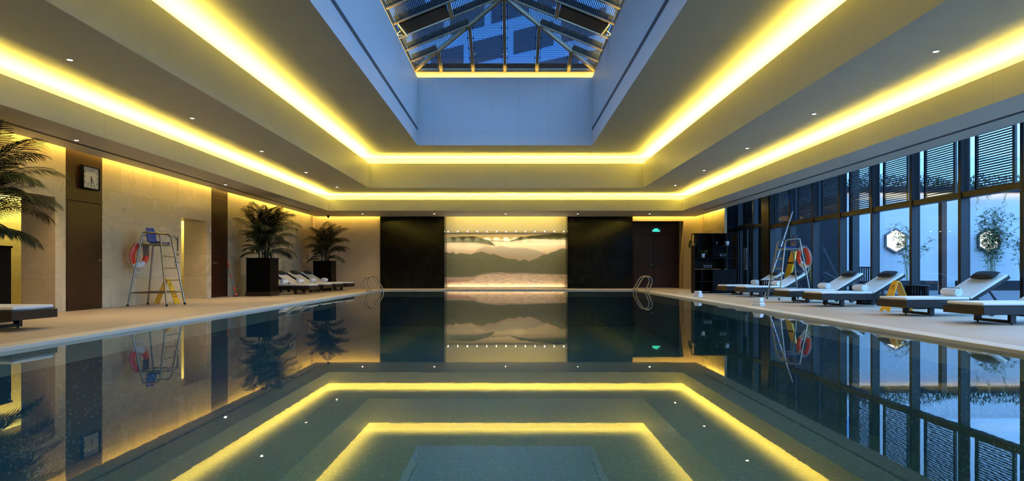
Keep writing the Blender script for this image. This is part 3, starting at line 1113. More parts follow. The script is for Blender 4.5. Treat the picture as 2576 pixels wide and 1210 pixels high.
def make_lounger(lab, grp):
    t = thing('sun_lounger', lab, 'sun lounger', (0, 0, 0), 0, grp)
    w = 0.355
    f = MB()
    for s in (-1, 1):
        f.box(0.03, 1.95, s * w - 0.022, s * w + 0.022, 0.15, 0.265)
    f.box(0.0, 0.045, -w - 0.03, w + 0.03, 0.15, 0.265)
    f.box(1.92, 1.96, -w, w, 0.18, 0.255)
    for k in range(12):
        f.box(0.06 + k * 0.10, 0.13 + k * 0.10, -w + 0.02, w - 0.02, 0.235, 0.262)
    f.build('frame', M['rattan'], t, 0.005)
    for s in (-1, 1):
        box(0.47, 0.56, s * (w - 0.05) - 0.03, s * (w - 0.05) + 0.03, 0.02, 0.155).build('leg', M['rattan'], t, 0.005)
        lg = box(1.62, 1.69, s * (w - 0.05) - 0.03, s * (w - 0.05) + 0.03, 0.06, 0.18).build('leg', M['rattan'], t, 0.005)
        MB().tube([(1.655, s * (w - 0.05) - 0.022, 0.05), (1.655, s * (w - 0.05) + 0.022, 0.05)], 0.05, 18).build('wheel', M['rubber'], lg)
        MB().tube([(0.515, s * (w - 0.05), 0.0), (0.515, s * (w - 0.05), 0.02)], 0.016, 10).build('foot', M['rubber'], t)
    box(0.48, 0.55, -w + 0.08, w - 0.08, 0.022, 0.062).build('stretcher', M['rattan'], t, 0.004)
    dx, dz = math.cos(BA), math.sin(BA)
    f = MB()
    for s in (-1, 1):
        f.bar((HX, s * (w - 0.03), HZ - 0.045), (HX + (BL + 0.06) * dx, s * (w - 0.03), HZ - 0.045 + (BL + 0.06) * dz), 0.045, 0.06, (-dz, 0, dx))
    for k in range(8):
        q = 0.06 + k * 0.112
        f.bar((HX + q * dx, -w + 0.05, HZ - 0.03 + q * dz), (HX + q * dx, w - 0.05, HZ - 0.03 + q * dz), 0.07, 0.02, (-dz, 0, dx))
    f.build('backrest_frame', M['rattan'], t, 0.004)
    f = MB()
    for s in (-1, 1):
        f.bar((HX + 0.52 * dx, s * 0.2, HZ - 0.05 + 0.52 * dz), (1.86, s * 0.2, 0.23), 0.025, 0.03)
    f.build('support_strut', M['rattan'], t)
    seat = box(0.02, HX + 0.01, -w + 0.01, w - 0.01, 0.268, 0.328).build('seat_cushion', M['cushion'], t, 0.022, 3)
    P = MB()
    e = w - 0.004
    P.tube([(0.012, -e, 0.283), (HX, -e, 0.283), (HX, e, 0.283), (0.012, e, 0.283)], 0.006, 6, True)
    P.build('piping', M['piping'], seat)
    mb = MB()
    c = Vector((HX + 0.02, 0, HZ + 0.012))
    mb.bar(c, c + Vector((dx, 0, dz)) * BL, 2 * w - 0.02, 0.058, (-dz, 0, dx))
    back = mb.build('back_cushion', M['cushion'], t, 0.022, 3)
    P = MB()
    o = Vector((dz, 0, -dx)) * 0.016
    P.tube([c + o + Vector((0, -e, 0)), c + o + Vector((dx * (BL + .008), -e, dz * (BL + .008))), c + o + Vector((dx * (BL + .008), e, dz * (BL + .008))), c + o + Vector((0, e, 0))], 0.006, 6, True)
    P.build('piping', M['piping'], back)
    p = pillow_mesh(0.21, 0.52, 0.10).build('head_pillow', M['pillow'], t)
    q = BL - 0.12
    p.location = (HX + 0.02 + q * dx - dz * 0.072, 0, HZ + 0.012 + q * dz + dx * 0.072)
    p.rotation_euler = (0, -BA, 0)
    return t


LEG = 0.515
LOUNGE = []


def lounger_at(lx, ly, ang, lab, grp):              # placed by the middle of its foot-end legs
    x, y = lx - LEG * math.cos(ang), ly - LEG * math.sin(ang)
    if not LOUNGE:
        t = make_lounger(lab, grp)
        t.location, t.rotation_euler = (x, y, 0), (0, 0, ang)
    else:
        t = dup(LOUNGE[0], (x, y, 0), ang, lab)
        t['group'] = grp
    LOUNGE.append(t)
    return t


def mid(a, b):
    p, q = FL(*a), FL(*b)
    return ((p[0] + q[0]) / 2, (p[1] + q[1]) / 2)


rg = 'sun loungers along the glass wall'
RA = R(6)
right = [((1867, 742.6), (1840.7, 741), 'white cushioned lounger in front of the black open shelf, with a rolled towel'),
         ((1916.5, 747.6), (1888.4, 746), 'white cushioned lounger behind the lifeguard chair on the glass wall side'),
         ((2034, 762.5), (1994, 759), 'white cushioned lounger just in front of the glass-side lifeguard chair'),
         ((2123, 772), (2071, 768.2), 'white cushioned lounger behind the yellow floor sign, beside a slatted drum table'),
         ((2352.4, 796.7), (2269.4, 789.3), 'white cushioned lounger standing in front of the yellow floor sign'),
         ((2560.6, 819), (2446.6, 807.9), 'nearest lounger on the glass wall side, cut off by the picture edge')]
RL = []
for (a, c, lab) in right:
    m_ = mid(a, c)
    RL.append(lounger_at(m_[0], m_[1], RA, lab, rg))
lg = 'sun loungers along the stone wall'
LA = PI - R(9)
LL = []
for (x, y, lab) in ((-6.98, 21.75, 'lounger on the stone wall side, partly hidden by the nearer of the two palm planters'),
                    (-6.92, 23.2, 'lounger on the stone wall side, second in the row counted from the nearer planter'),
                    (-6.84, 24.45, 'lounger on the stone wall side, third in the row counted from the nearer planter'),
                    (-6.72, 25.6, 'farthest lounger on the stone wall side, next to the corner palm'),
                    (-6.82, 8.75, 'lounger at the left picture edge beside the cut-off palm planter')):
    LL.append(lounger_at(x, y, LA if y > 12 else PI - R(4), lab, lg))

# rolled towels
mb = MB()
N_ = 60
outer, inner = [], []
for k in range(N_ + 1):
    s = k / N_
    an = s * 2 * PI * 3.2
    r = 0.014 + 0.070 * s
    outer.append((r * math.cos(an), r * math.sin(an)))
    inner.append(((r - 0.017) * math.cos(an), (r - 0.017) * math.sin(an)))
hw = 0.175
vs = []
for (yy, sc) in ((-hw, 0.93), (-hw + 0.02, 1.0), (hw - 0.02, 1.0), (hw, 0.93)):
    vs += [(p[0] * sc, yy, p[1] * sc) for p in outer]
for (yy, sc) in ((-hw, 0.93), (hw, 0.93)):
    vs += [(p[0] * sc, yy, p[1] * sc) for p in inner]
n1 = N_ + 1
fs = []
for j in range(3):
    for k in range(N_):
        fs.append((j * n1 + k, j * n1 + k + 1, (j + 1) * n1 + k + 1, (j + 1) * n1 + k))
for k in range(N_):
    fs.append((k, 4 * n1 + k, 4 * n1 + k + 1, k + 1))
    fs.append((3 * n1 + k, 3 * n1 + k + 1, 5 * n1 + k + 1, 5 * n1 + k))
    fs.append((4 * n1 + k, 5 * n1 + k, 5 * n1 + k + 1, 4 * n1 + k + 1))
mb.add(vs, fs, True)
towel0 = None
for (L, lab) in [(RL[0], 'rolled white towel on the lounger in front of the black shelf'), (RL[1], 'rolled white towel on the lounger behind the glass-side lifeguard chair'),
                 (RL[2], 'rolled white towel on the lounger just before the glass-side lifeguard chair'), (RL[3], 'rolled white towel on the lounger behind the yellow floor sign'),
                 (RL[4], 'rolled white towel on the lounger before the yellow floor sign'), (LL[0], 'rolled white towel on the lounger right behind the black palm planter'),
                 (LL[1], 'rolled white towel on the second lounger from the black palm planter'), (LL[2], 'rolled white towel on the third lounger from the black palm planter'),
                 (LL[3], 'rolled white towel on the farthest lounger on the stone wall side')]:
    a = L.rotation_euler.z
    q = HX - 0.10
    loc = (L.location.x + q * math.cos(a) + 0.05 * math.sin(a), L.location.y + q * math.sin(a) - 0.05 * math.cos(a), 0.328 + 0.083)
    if towel0 is None:
        towel0 = tag(mb.build('towel', M['towel']), lab, 'towel', 'rolled towels on the loungers')
        towel0.location, towel0.rotation_euler = loc, (0, 0, a)
    else:
        dup(towel0, loc, a, lab)

# slatted drum tables
first = None
for (x, y, lab) in ((8.30, 15.28, 'dark slatted drum table behind the loungers, farther of the two near the floor sign'), (8.44, 13.62, 'dark slatted drum table by the glass behind the yellow floor sign'),
                    (7.98, 20.45, 'dark slatted drum table between the two loungers beside the black shelf')):
    if first is None:
        t = thing('side_table', lab, 'side table', (x, y, 0), 0, 'slatted drum tables between the loungers')
        MB().lathe([(0.0, 0.455), (0.235, 0.455), (0.24, 0.462), (0.24, 0.475), (0.235, 0.48), (0.0, 0.48)], 32).build('table_top', M['black'], t)
        sl = MB()
        for k in range(24):
            an = 2 * PI * k / 24
            cx_, sy_ = math.cos(an), math.sin(an)
            sl.bar((0.205 * cx_, 0.205 * sy_, 0.03), (0.205 * cx_, 0.205 * sy_, 0.455), 0.028, 0.016, (cx_, sy_, 0))
        sl.build('slats', M['black'], t)
        MB().lathe([(0.18, 0.0), (0.22, 0.0), (0.22, 0.035), (0.18, 0.035)], 32).build('base_ring', M['black'], t)
        first = t
    else:
        dup(first, (x, y, 0), 0, lab)


# ------------------------------------------------------------------ lifeguard chairs, the ladder on local +x
def make_chair(lab):
    t = thing('lifeguard_chair', lab, 'lifeguard chair', (0, 0, 0), 0, 'lifeguard chairs beside the pool')
    r = 0.019
    bx, by, tx, ty = 0.43, 0.40, 0.225, 0.26          # half footprint, half size at the platform
    PZ_, AZ, TZ = 1.36, 1.61, 1.66

    def at(z, sx, sy):
        s = z / PZ_
        return (sx * (bx + (tx - bx) * s), sy * (by + (ty - by) * s), z)
    for sy in (-1, 1):
        f0, f1 = at(0.03, 1, sy), at(AZ - 0.10, 1, sy)
        b1 = at(AZ + 0.02, -1, sy)
        fx_ = f1[0]
        pts = [f0, at(PZ_, 1, sy), f1, (fx_ - 0.025, f1[1], AZ - 0.04), (fx_ - 0.08, f1[1], AZ), (fx_ - 0.14, f1[1], AZ + 0.005), b1]
        lg = MB().tube(pts, r, 10).build('leg', M['steel'], t)
        MB().tube([at(0.0, 1, sy), at(0.05, 1, sy)], 0.025, 12).build('rubber_foot', M['rubber'], lg)
        lg = MB().tube([at(0.03, -1, sy), at(PZ_, -1, sy), b1], r, 10).build('leg', M['steel'], t)
        MB().tube([at(0.0, -1, sy), at(0.05, -1, sy)], 0.025, 12).build('rubber_foot', M['rubber'], lg)
        MB().tube([at(0.30, -1, sy), at(0.30, 1, sy)], 0.016, 8).build('side_rail', M['steel'], t)
        MB().tube([at(PZ_, -1, sy), at(PZ_, 1, sy)], 0.016, 8).build('seat_rail', M['steel'], t)
    for z in (0.30, 0.57, 0.84, 1.10, PZ_):
        MB().tube([at(z, 1, -1), at(z, 1, 1)], 0.015, 8).build('rung', M['steel'], t)
    for z in (0.30, PZ_):
        MB().tube([at(z, -1, -1), at(z, -1, 1)], 0.015, 8).build('back_rail', M['steel'], t)
    MB().tube([(-0.20, -0.20, 1.56), (-0.20, 0.20, 1.56)], 0.012, 8).build('back_rail', M['steel'], t)
    box(-0.245, -0.230, -0.13, 0.09, 1.12, 1.385).build('back_panel', M['slot'], t, 0.004)
    prof = [(0.20, 1.378), (0.17, 1.40), (0.05, 1.392), (-0.08, 1.395), (-0.125, 1.42), (-0.15, 1.50), (-0.165, 1.60), (-0.18, 1.69), (-0.185, 1.745)]

    def seat(u, v):
        i = v * (len(prof) - 1)
        k = min(int(i), len(prof) - 2)
        a, c = prof[k], prof[k + 1]
        x, z = a[0] + (c[0] - a[0]) * (i - k), a[1] + (c[1] - a[1]) * (i - k)
        q = 2 * u - 1
        wd = 0.19 * (1 - 0.35 * max(0, v - 0.8) / 0.2 * abs(q))
        up = 0.035 * abs(q) ** 3
        return (x + (up if v > 0.5 else 0), q * wd, z + (up if v <= 0.5 else 0))
    o = MB().grid(seat, 14, 24).build('seat', M['blue_plastic'], t)
    sm = o.modifiers.new('shell', 'SOLIDIFY')
    sm.thickness, sm.offset = 0.014, -1
    return t


ch0 = make_chair('steel lifeguard chair with blue seat standing against the stone wall')
ch0.location = (-7.93, 14.72, 0)
ch1 = dup(ch0, (7.52, 17.72, 0), PI, 'steel lifeguard chair with blue seat among the loungers on the glass side')
for o in [o for o in ch1.children if o.name.startswith('back_panel')]:
    bpy.data.objects.remove(o)


def lifebuoy(lab, loc, rz):
    t = thing('lifebuoy', lab, 'lifebuoy', loc, rz, 'lifebuoys on the lifeguard chairs')
    Rm, rm = 0.235, 0.068

    def arc(a0, a1, n):
        return [(0, Rm * math.cos(a0 + (a1 - a0) * k / n), Rm * math.sin(a0 + (a1 - a0) * k / n)) for k in range(n + 1)]

    def seg(a0, a1, n, mb):                         # flattened tube
        m0 = len(mb.v)
        mb.tube(arc(a0, a1, n), rm, 14)
        mb.v = mb.v[:m0] + [(p[0] * 0.75, p[1], p[2]) for p in mb.v[m0:]]
    mb = MB()
    seg(R(-48), R(62), 18, mb)
    mb.build('orange_band', M['red'], t)
    mb = MB()
    seg(R(118), R(228), 18, mb)
    mb.build('orange_band', M['red'], t)
    mb = MB()
    seg(R(228), R(312), 14, mb)
    mb.build('white_band', M['white'], t)
    mb = MB()
    seg(R(62), R(118), 10, mb)
    mb.build('white_band', M['white'], t)
    mb = MB()
    for q in range(4):
        a0 = R(45 + 90 * q)
        mb.tube([(0.035, (0.31 + (0.045 if q in (2, 3) else 0.015) * math.sin(PI * k / 10)) * math.cos(a0 + R(90) * k / 10), (0.31 + (0.06 if q == 2 else 0.015) * math.sin(PI * k / 10)) * math.sin(a0 + R(90) * k / 10) - (0.05 * math.sin(PI * k / 10) if q == 2 else 0)) for k in range(11)], 0.007, 6)
    mb.tube([(0.03, 0.12 * math.cos(R(180) * k / 10), -0.27 - 0.13 * math.sin(R(180) * k / 10)) for k in range(11)], 0.007, 6)
    mb.build('grab_rope', M['rope'], t)
    return t


lb = lifebuoy('orange and white lifebuoy on the chair against the stone wall', (-7.93 - 0.39, 14.71, 1.14), 0)
lb.rotation_euler = (0, R(8), R(-7))
lc = copy_tree(lb)
lc.location, lc['label'] = (7.52 + 0.39, 17.70, 1.14), 'orange and white lifebuoy on the chair among the glass-side loungers'
lc.rotation_euler = (0, R(-8), R(7))


# ------------------------------------------------------------------ yellow floor signs, panels spread along local x
def make_floor_sign(lab):
    t = thing('wet_floor_sign', lab, 'floor sign', (0, 0, 0), 0, 'yellow folding floor signs')
    for s in (-1, 1):
        H, sp, wt, wb = 0.58, 0.25, 0.085, 0.14
        al = math.atan2(sp - 0.03, H)

        def pt(v, z):                               # v across, z along the panel
            return (s * (0.03 + (sp - 0.03) * (1 - z)), v, H * z)
        poly = [(-wb, 0.0), (-wb * 0.55, 0.0), (-wb * 0.40, 0.045), (0, 0.06), (wb * 0.40, 0.045), (wb * 0.55, 0.0), (wb, 0.0), (wt, 0.93), (wt * 0.7, 1.0), (-wt * 0.7, 1.0), (-wt, 0.93)]
        o = MB().prism([pt(*p) for p in poly], (-s * 0.014, 0, 0)).build('panel', M['yellow'], t)
        nx, nz = math.cos(al), math.sin(al)
        ux, uz = -s * math.sin(al), math.cos(al)
        for (body, z, size) in (('!', 0.80, 0.10), ('CAUTION', 0.50, 0.052), ('WET FLOOR', 0.40, 0.040), ('小心地滑', 0.30, 0.05)):
            p = pt(0, z)
            text('lettering', body, size, M['ink'] if body != '小心地滑' else M['redink'], o, frame((p[0] + s * 0.002, p[1], p[2]), (0, s, 0), (ux, 0, uz)), depth=0.001)
        a_ = [(-0.05, 0.74), (0.05, 0.74), (0.0, 0.90)]
        tr = MB()
        P3 = [pt(*q) for q in a_]
        tr.tube([(q[0] + s * 0.002, q[1], q[2]) for q in P3], 0.004, 5, True)
        tr.build('warning_triangle', M['ink'], o)
    MB().tube([(0, -0.07, 0.575), (0, 0.07, 0.575)], 0.02, 10).build('handle', M['yellow'], t)
    return t


sg0 = make_floor_sign('yellow folding floor sign standing behind the chair by the stone wall')
sg0.location, sg0.rotation_euler = (-8.07, 15.42, 0), (0, 0, R(3))
x, y = FL(2255, 783)
dup(sg0, (x, y, 0), R(6), 'yellow folding floor sign standing between two loungers on the glass side')


# ------------------------------------------------------------------ white tent signs on the pool edge
def tent(lab, px, py, rz, faces, L=0.21, T=0.14, H=0.175):
    x, y = FL(px, py)
    t = thing('table_sign', lab, 'sign', (x, y, 0.004), rz, 'white four-sided signs on the pool edge')
    al = math.atan2((L - T) / 2, H)
    for k in range(4):
        an = k * PI / 2
        ux, uy = math.cos(an), math.sin(an)          # along the face
        nx, ny = uy, -ux                             # out of the face

        def pt(u, z, out=0.0):
            d = L / 2 + (T - L) / 2 * z + out
            return (ux * u + nx * d, uy * u + ny * d, H * z)
        MB().prism([pt(-L / 2, 0), pt(L / 2, 0), pt(T / 2, 1), pt(-T / 2, 1)], (-nx * 0.003, -ny * 0.003, 0)).build('panel', M['white'], t)
        for (body, fz, size, off, mt) in faces:
            p = pt(off, fz, 0.0012)
            text('lettering', body, size, mt, t, frame(p, (ux, uy, 0), (-nx * math.sin(al), -ny * math.sin(al), math.cos(al))), depth=0.0005)
    MB().add([(-T / 2, -T / 2, H), (T / 2, -T / 2, H), (T / 2, T / 2, H), (-T / 2, T / 2, H)], [(0, 1, 2, 3)]).build('top', M['white'], t)
    return t


tent('white sign with two red lines of text on the pool edge by the black shelf', 1756, 747, R(-50),
     [('小心地滑', 0.66, 0.037, 0, M['redink']), ('Caution', 0.30, 0.042, 0, M['redink'])])
tent('white sign with arrows and columns of text on the pool edge below the lifeguard chair', 1908, 769, R(-50),
     [('◄', 0.85, 0.024, -0.05, M['redink']), ('►', 0.85, 0.024, 0.05, M['redink']), ('深水区', 0.48, 0.027, -0.045, M['ink']), ('浅水区', 0.48, 0.027, 0.045, M['ink']),
      ('DEEP', 0.17, 0.022, -0.048, M['ink']), ('SHALLOW', 0.17, 0.016, 0.048, M['ink'])])


# ------------------------------------------------------------------ pool ladders, local x towards the pool
def make_ladder(lab):
    t = thing('pool_ladder', lab, 'pool ladder', (0, 0, 0), 0, 'pool ladders in the far corners')
    for s in (-0.26, 0.26):
        pts = [(0.06 - 0.12, s, 0.004), (-0.09, s, 0.05), (-0.19, s, 0.30), (-0.205, s, 0.40), (-0.17, s, 0.50), (-0.08, s, 0.56), (0.03, s, 0.565), (0.12, s, 0.52), (0.18, s, 0.44), (0.36, s, 0.12), (0.385, s, 0.04), (0.39, s, -0.10), (0.39, s, -1.1)]
        MB().tube(pts, 0.021, 10).build('handrail', M['steel'], t)
        MB().lathe([(0.045, 0.0), (0.045, 0.01), (0.022, 0.016)], 16, (-0.06, s, 0.004)).build('flange', M['steel'], t)
    for z in (-0.25, -0.52, -0.79):
        box(0.33, 0.43, -0.26, 0.26, z - 0.012, z + 0.012).build('tread', M['steel'], t, 0.004)
    return t


la = make_ladder('steel pool ladder in the far corner on the stone wall side')
la.location = (-5.14, 24.25, 0)
dup(la, (4.98, 24.25, 0), PI, 'steel pool ladder in the far corner on the glass wall side')


# ------------------------------------------------------------------ potted palms
def frond_mesh(i, L, a0, a1, nl=38):
    rnd = random.Random(40 + i)
    mb = MB()
    pts, dirs = [Vector((0, 0, 0))], []
    n = 24
    for k in range(n):
        s = k / n
        an = a0 + (a1 - a0) * s ** 1.25
        d = Vector((math.sin(an), 0, math.cos(an)))
        dirs.append(d)
        pts.append(pts[-1] + d * L / n)
    dirs.append(dirs[-1])
    mb.tube(pts, [0.010 * (1 - 0.8 * k / n) + 0.0015 for k in range(n + 1)], 5)
    for k in range(nl):
        s = 0.22 + 0.78 * k / (nl - 1)
        f = s * n
        i0 = min(n - 1, int(f))
        p = pts[i0].lerp(pts[i0 + 1], f - i0)
        d = dirs[i0]
        up = Vector((-d.z, 0, d.x)) * -1
        q = (s - 0.22) / 0.78
        ln = 0.36 * L * math.sin(PI * (0.16 + 0.74 * q)) ** 0.8 * rnd.uniform(0.9, 1.08)
        for sd in (-1, 1):
            v = Vector((0, sd, 0)) * (0.85 - 0.45 * q) + d * (0.55 + 0.55 * q) + up * 0.18
            v.normalize()
            w = 0.009
            side = v.cross(up).normalized()
            m1 = p + v * ln * 0.35 + Vector((0, 0, -0.02 * ln))
            m2 = p + v * ln * 0.72 + Vector((0, 0, -0.13 * ln))
            tip = p + v * ln + Vector((0, 0, -0.34 * ln))
            mb.add([p, m1 - side * w, m1 + side * w, m2 - side * w * .8, m2 + side * w * .8, tip], [(0, 1, 2), (1, 3, 4, 2), (3, 5, 4)])
    return mb.mesh('frond', M['leaf'])


FR = [frond_mesh(0, 1.55, R(5), R(85)), frond_mesh(1, 1.45, R(14), R(112)), frond_mesh(2, 1.25, R(28), R(122)), frond_mesh(3, 1.0, R(45), R(135)), frond_mesh(4, 1.40, R(1), R(62)), frond_mesh(5, 0.85, R(62), R(140))]


reach = {me.name: max(v.co.x for v in me.vertices) for me in FR}


def palm(lab, x, y, rz, seed, top=1.0, full=26, hb_=1.17):
    t = thing('potted_palm', lab, 'potted palm', (x, y, 0), rz, 'palms in tall black planters')
    w = 0.365
    MB().box(-w, w, -w, w, 0.13, hb_ - 0.03).build('planter', M['planter'], t, 0.004)
    box(-w - 0.02, w + 0.02, -w - 0.02, w + 0.02, 0, 0.13).build('plinth', M['wood_back'], t, 0.004)
    MB().ring((-w - 0.015, w + 0.015, -w - 0.015, w + 0.015), (-w + 0.04, w - 0.04, -w + 0.04, w - 0.04), hb_ - 0.03, hb_).build('rim', M['planter'], t, 0.003)
    box(-w + 0.04, w - 0.04, -w + 0.04, w - 0.04, hb_ - 0.03, hb_ - 0.015).build('soil', M['soil'], t)
    rnd = random.Random(seed)
    for k in range(9):
        a = rnd.uniform(0, 2 * PI)
        r0 = rnd.uniform(0.03, 0.16)
        h = rnd.uniform(0.35, 0.8) * top
        MB().tube([(r0 * math.cos(a), r0 * math.sin(a), hb_ - 0.02), (r0 * 1.4 * math.cos(a), r0 * 1.4 * math.sin(a), hb_ + h * 0.6), (r0 * 1.9 * math.cos(a), r0 * 1.9 * math.sin(a), hb_ + h)], [0.02, 0.016, 0.008], 6).build('cane', M['stem'], t)
    for k in range(full):
        q = k / full
        a = k * 2.39996 + rnd.uniform(-0.25, 0.25)
        if q < 0.2:
            me, z = FR[rnd.choice((0, 4))], 0.50
        elif q < 0.5:
            me, z = FR[rnd.choice((0, 1))], 0.38
        elif q < 0.8:
            me, z = FR[rnd.choice((1, 2))], 0.24
        else:
            me, z = FR[rnd.choice((3, 5, 2))], 0.06
        o = bpy.data.objects.new('frond', me)
        C.objects.link(o)
        o.parent = t
        r0 = rnd.uniform(0.02, 0.10)
        o.location = (r0 * math.cos(a), r0 * math.sin(a), hb_ + (z + rnd.uniform(-0.08, 0.10)) * top)
        sc = rnd.uniform(0.85, 1.05) * top
        ux = math.cos(a + rz)
        if ux < 0:
            sc *= min(1.0, (x - XL - 0.10) / (reach[me.name] * -ux + 0.30))
        o.scale = (sc, sc, sc)
        o.rotation_euler = (rnd.uniform(-0.15, 0.15), rnd.uniform(-0.1, 0.1), a)
    return t


palm('potted palm in a black planter between the second walnut door and the loungers', -7.69, 20.36, 0, 11, 1.0, 46)
palm('potted palm in a black planter in the far left corner', -7.57, 26.75, 0, 12, 0.9, 40)
palm('potted palm in a black planter cut off by the left picture edge', -8.10, 9.80, 0, 21, 1.0, 42)

# ------------------------------------------------------------------ black open shelf with plants and tumblers
sx0, sx1, sy, sd = 6.278, 7.714, 22.37, 0.42
SH = thing('open_shelf', 'tall black open shelf standing in front of the glass doors', 'shelf', (0, 0, 0))
zz = [0.02, 0.41, 0.82, 1.215, 1.63, 2.05]
p_ = 0.02


def sh_x(px):
    return sx0 + (px - 160) / 6.05 * 0.013576


MB().box(sx0, sx1, sy, sy + sd, 2.03, 2.05).build('top_board', M['black'], SH)
MB().box(sx0, sx1, sy, sy + sd, 0.0, 0.04).build('base_board', M['black'], SH)
box(sx1 - p_, sx1, sy, sy + sd, 0.04, 2.03).build('side_board', M['black'], SH)
MB().box(sx0, sx0 + p_, sy, sy + sd, 0.04, 1.63).box(sx0, sx0 + p_, sy, sy + 0.03, 1.63, 2.03).box(sx0, sx0 + p_, sy + sd - 0.03, sy + sd, 1.63, 2.03).build('side_board', M['black'], SH)
for (a, c, z) in ((sh_x(440), sx1 - p_, 1.63), (sx0 + p_, sh_x(205), 1.63), (sx0 + p_, sx1 - p_, 1.215), (sx0 + p_, sx1 - p_, 0.82), (sx0 + p_, sh_x(440), 0.41)):
    box(a, c, sy, sy + sd, z - p_, z).build('shelf_board', M['black'], SH)
for (px, z0, z1) in ((440, 1.215, 2.03), (205, 1.215, 2.03), (615, 1.63, 2.03), (615, 0.82, 1.195), (265, 0.04, 0.80), (440, 0.04, 0.80)):
    box(sh_x(px), sh_x(px) + p_, sy, sy + sd, z0, z1).build('divider', M['black'], SH)
box(sh_x(205), sx1 - p_ - 0.18, sy + sd - 0.015, sy + sd - 0.003, 0.84, 2.03).build('back_panel', M['black'], SH)
box(sx0 + p_, sx1 - p_, sy + sd - 0.015, sy + sd - 0.003, 0.045, 0.80).build('back_panel', M['black'], SH)
box(sh_x(440) + p_, sx1 - p_, sy, sy + 0.02, 0.045, 0.795).build('cabinet_door', M['black'], SH, 0.003)


def pot_plant(lab, x, y, z, n, L, droop, seed, pr=0.055, ph=0.13):
    t = thing('houseplant', lab, 'plant', (x, y, z), 0, 'small pots on the black shelf')
    MB().lathe([(0.0, 0.0), (pr * 0.72, 0.0), (pr, ph), (pr * 0.9, ph), (pr * 0.85, ph - 0.02), (0, ph - 0.02)], 20).build('pot', M['white'], t)
    if n:
        rnd = random.Random(seed)
        lf = MB()
        for k in range(n):
            a = rnd.uniform(0, 2 * PI)
            if droop > 1:                          # hangs out over the open end
                y_ = rnd.uniform(-0.12, 0.12)
                q1, q2 = Vector((-0.13, y_ * 0.6, ph + rnd.uniform(0.02, 0.12))), Vector((-0.17, y_, rnd.uniform(-0.10, ph)))
                lf.tube([(0, 0, ph - 0.01), (q1.x * 0.6, q1.y * 0.6, ph + 0.05), q1, q2], 0.0025, 4)
                for q in range(7):
                    leaf_blade(lf, q1.lerp(q2, q / 6), (rnd.uniform(-1, -0.1), rnd.uniform(-1, 1), rnd.uniform(-0.6, 0.6)), (0, 0, 1), rnd.uniform(0.045, 0.075), 0.016)
                continue
            e = rnd.uniform(-droop, 0.9)
            d = Vector((math.cos(a), math.sin(a), e)).normalized()
            p0 = Vector((0, 0, ph - 0.01))
            p1 = p0 + Vector((d.x, d.y, abs(d.z) * 0.6 + 0.4)) * L * 0.4
            p2 = p1 + d * L * rnd.uniform(0.3, 0.7)
            lf.tube([p0, p1, p2], 0.0025, 4)
            for q in range(5):
                leaf_blade(lf, p1.lerp(p2, q / 4), (rnd.uniform(-1, 1), rnd.uniform(-1, 1), rnd.uniform(-0.6, 0.6)), (0, 0, 1), rnd.uniform(0.05, 0.09), 0.018)
        lf.build('foliage', M['sprig'], t)
    return t


pot_plant('small trailing plant in a white pot at the open left end of the shelf', sx0 + 0.058, sy + 0.20, 1.632, 26, 0.20, 1.6, 3, 0.036, 0.09)
pot_plant('leafy plant in a white pot in the tall shelf cell', sh_x(310), sy + 0.16, 1.217, 24, 0.20, 0.0, 6, 0.065, 0.14)
pot_plant('plain white pot on the top right shelf', sh_x(678), sy + 0.16, 1.632, 0, 0, 0, 1, 0.075, 0.15)
first = None
for (pxs, z, where) in (((508, 540), 1.63, 'on the top right shelf board'), ((572, 597, 625, 652), 1.215, 'on the middle right shelf board'), ((322, 350, 376, 402, 426), 0.82, 'on the shelf board below the leafy plant')):
    for i, px in enumerate(pxs):
        lab = 'clear glass tumbler %s, %s from the left' % (where, ORD[i])
        loc = (sh_x(px), sy + 0.13 + 0.05 * (i % 2), z + 0.002)
        if first is None:
            first = thing('tumbler', lab, 'glass', loc, 0, 'tumblers on the black shelf')
            MB().lathe([(0.0, 0.0), (0.026, 0.0), (0.032, 0.13), (0.030, 0.13), (0.025, 0.012), (0.0, 0.012)], 18).build('body', M['tumbler'], first)
            MB().lathe([(0.0, 0.13), (0.031, 0.13), (0.031, 0.136), (0.0, 0.136)], 18).build('paper_cap', M['white'], first)
        else:
            dup(first, loc, 0, lab)

# ------------------------------------------------------------------ leaning tools
x0_, y0_ = FL(594, 746)
P0, P1 = Vector((x0_, y0_, 0.05)), Vector((XL + 0.03, y0_ + 0.05, 1.04))
t = thing('mop', 'orange-handled floor brush leaning on the stone wall by the palm planter', 'mop', (0, 0, 0))
MB().tube([P0, P1], 0.012, 8).build('pole', M['steel'], t)
dd = P1 - P0
for (a, c) in ((0.80, 1.02), (0.52, 0.62), (0.12, 0.25)):
    MB().tube([P0 + dd * a, P0 + dd * c], 0.019, 10).build('grip', M['red'], t)
MB().lathe([(0.0, 0.04), (0.03, 0.04), (0.05, 0.0), (0.05, -0.01)], 14, (P0.x, P0.y, 0.05)).build('collar', M['red'], t)
box(P0.x - 0.07, P0.x + 0.07, P0.y - 0.05, P0.y + 0.05, 0.0, 0.045).build('brush_head', M['slot'], t, 0.008)

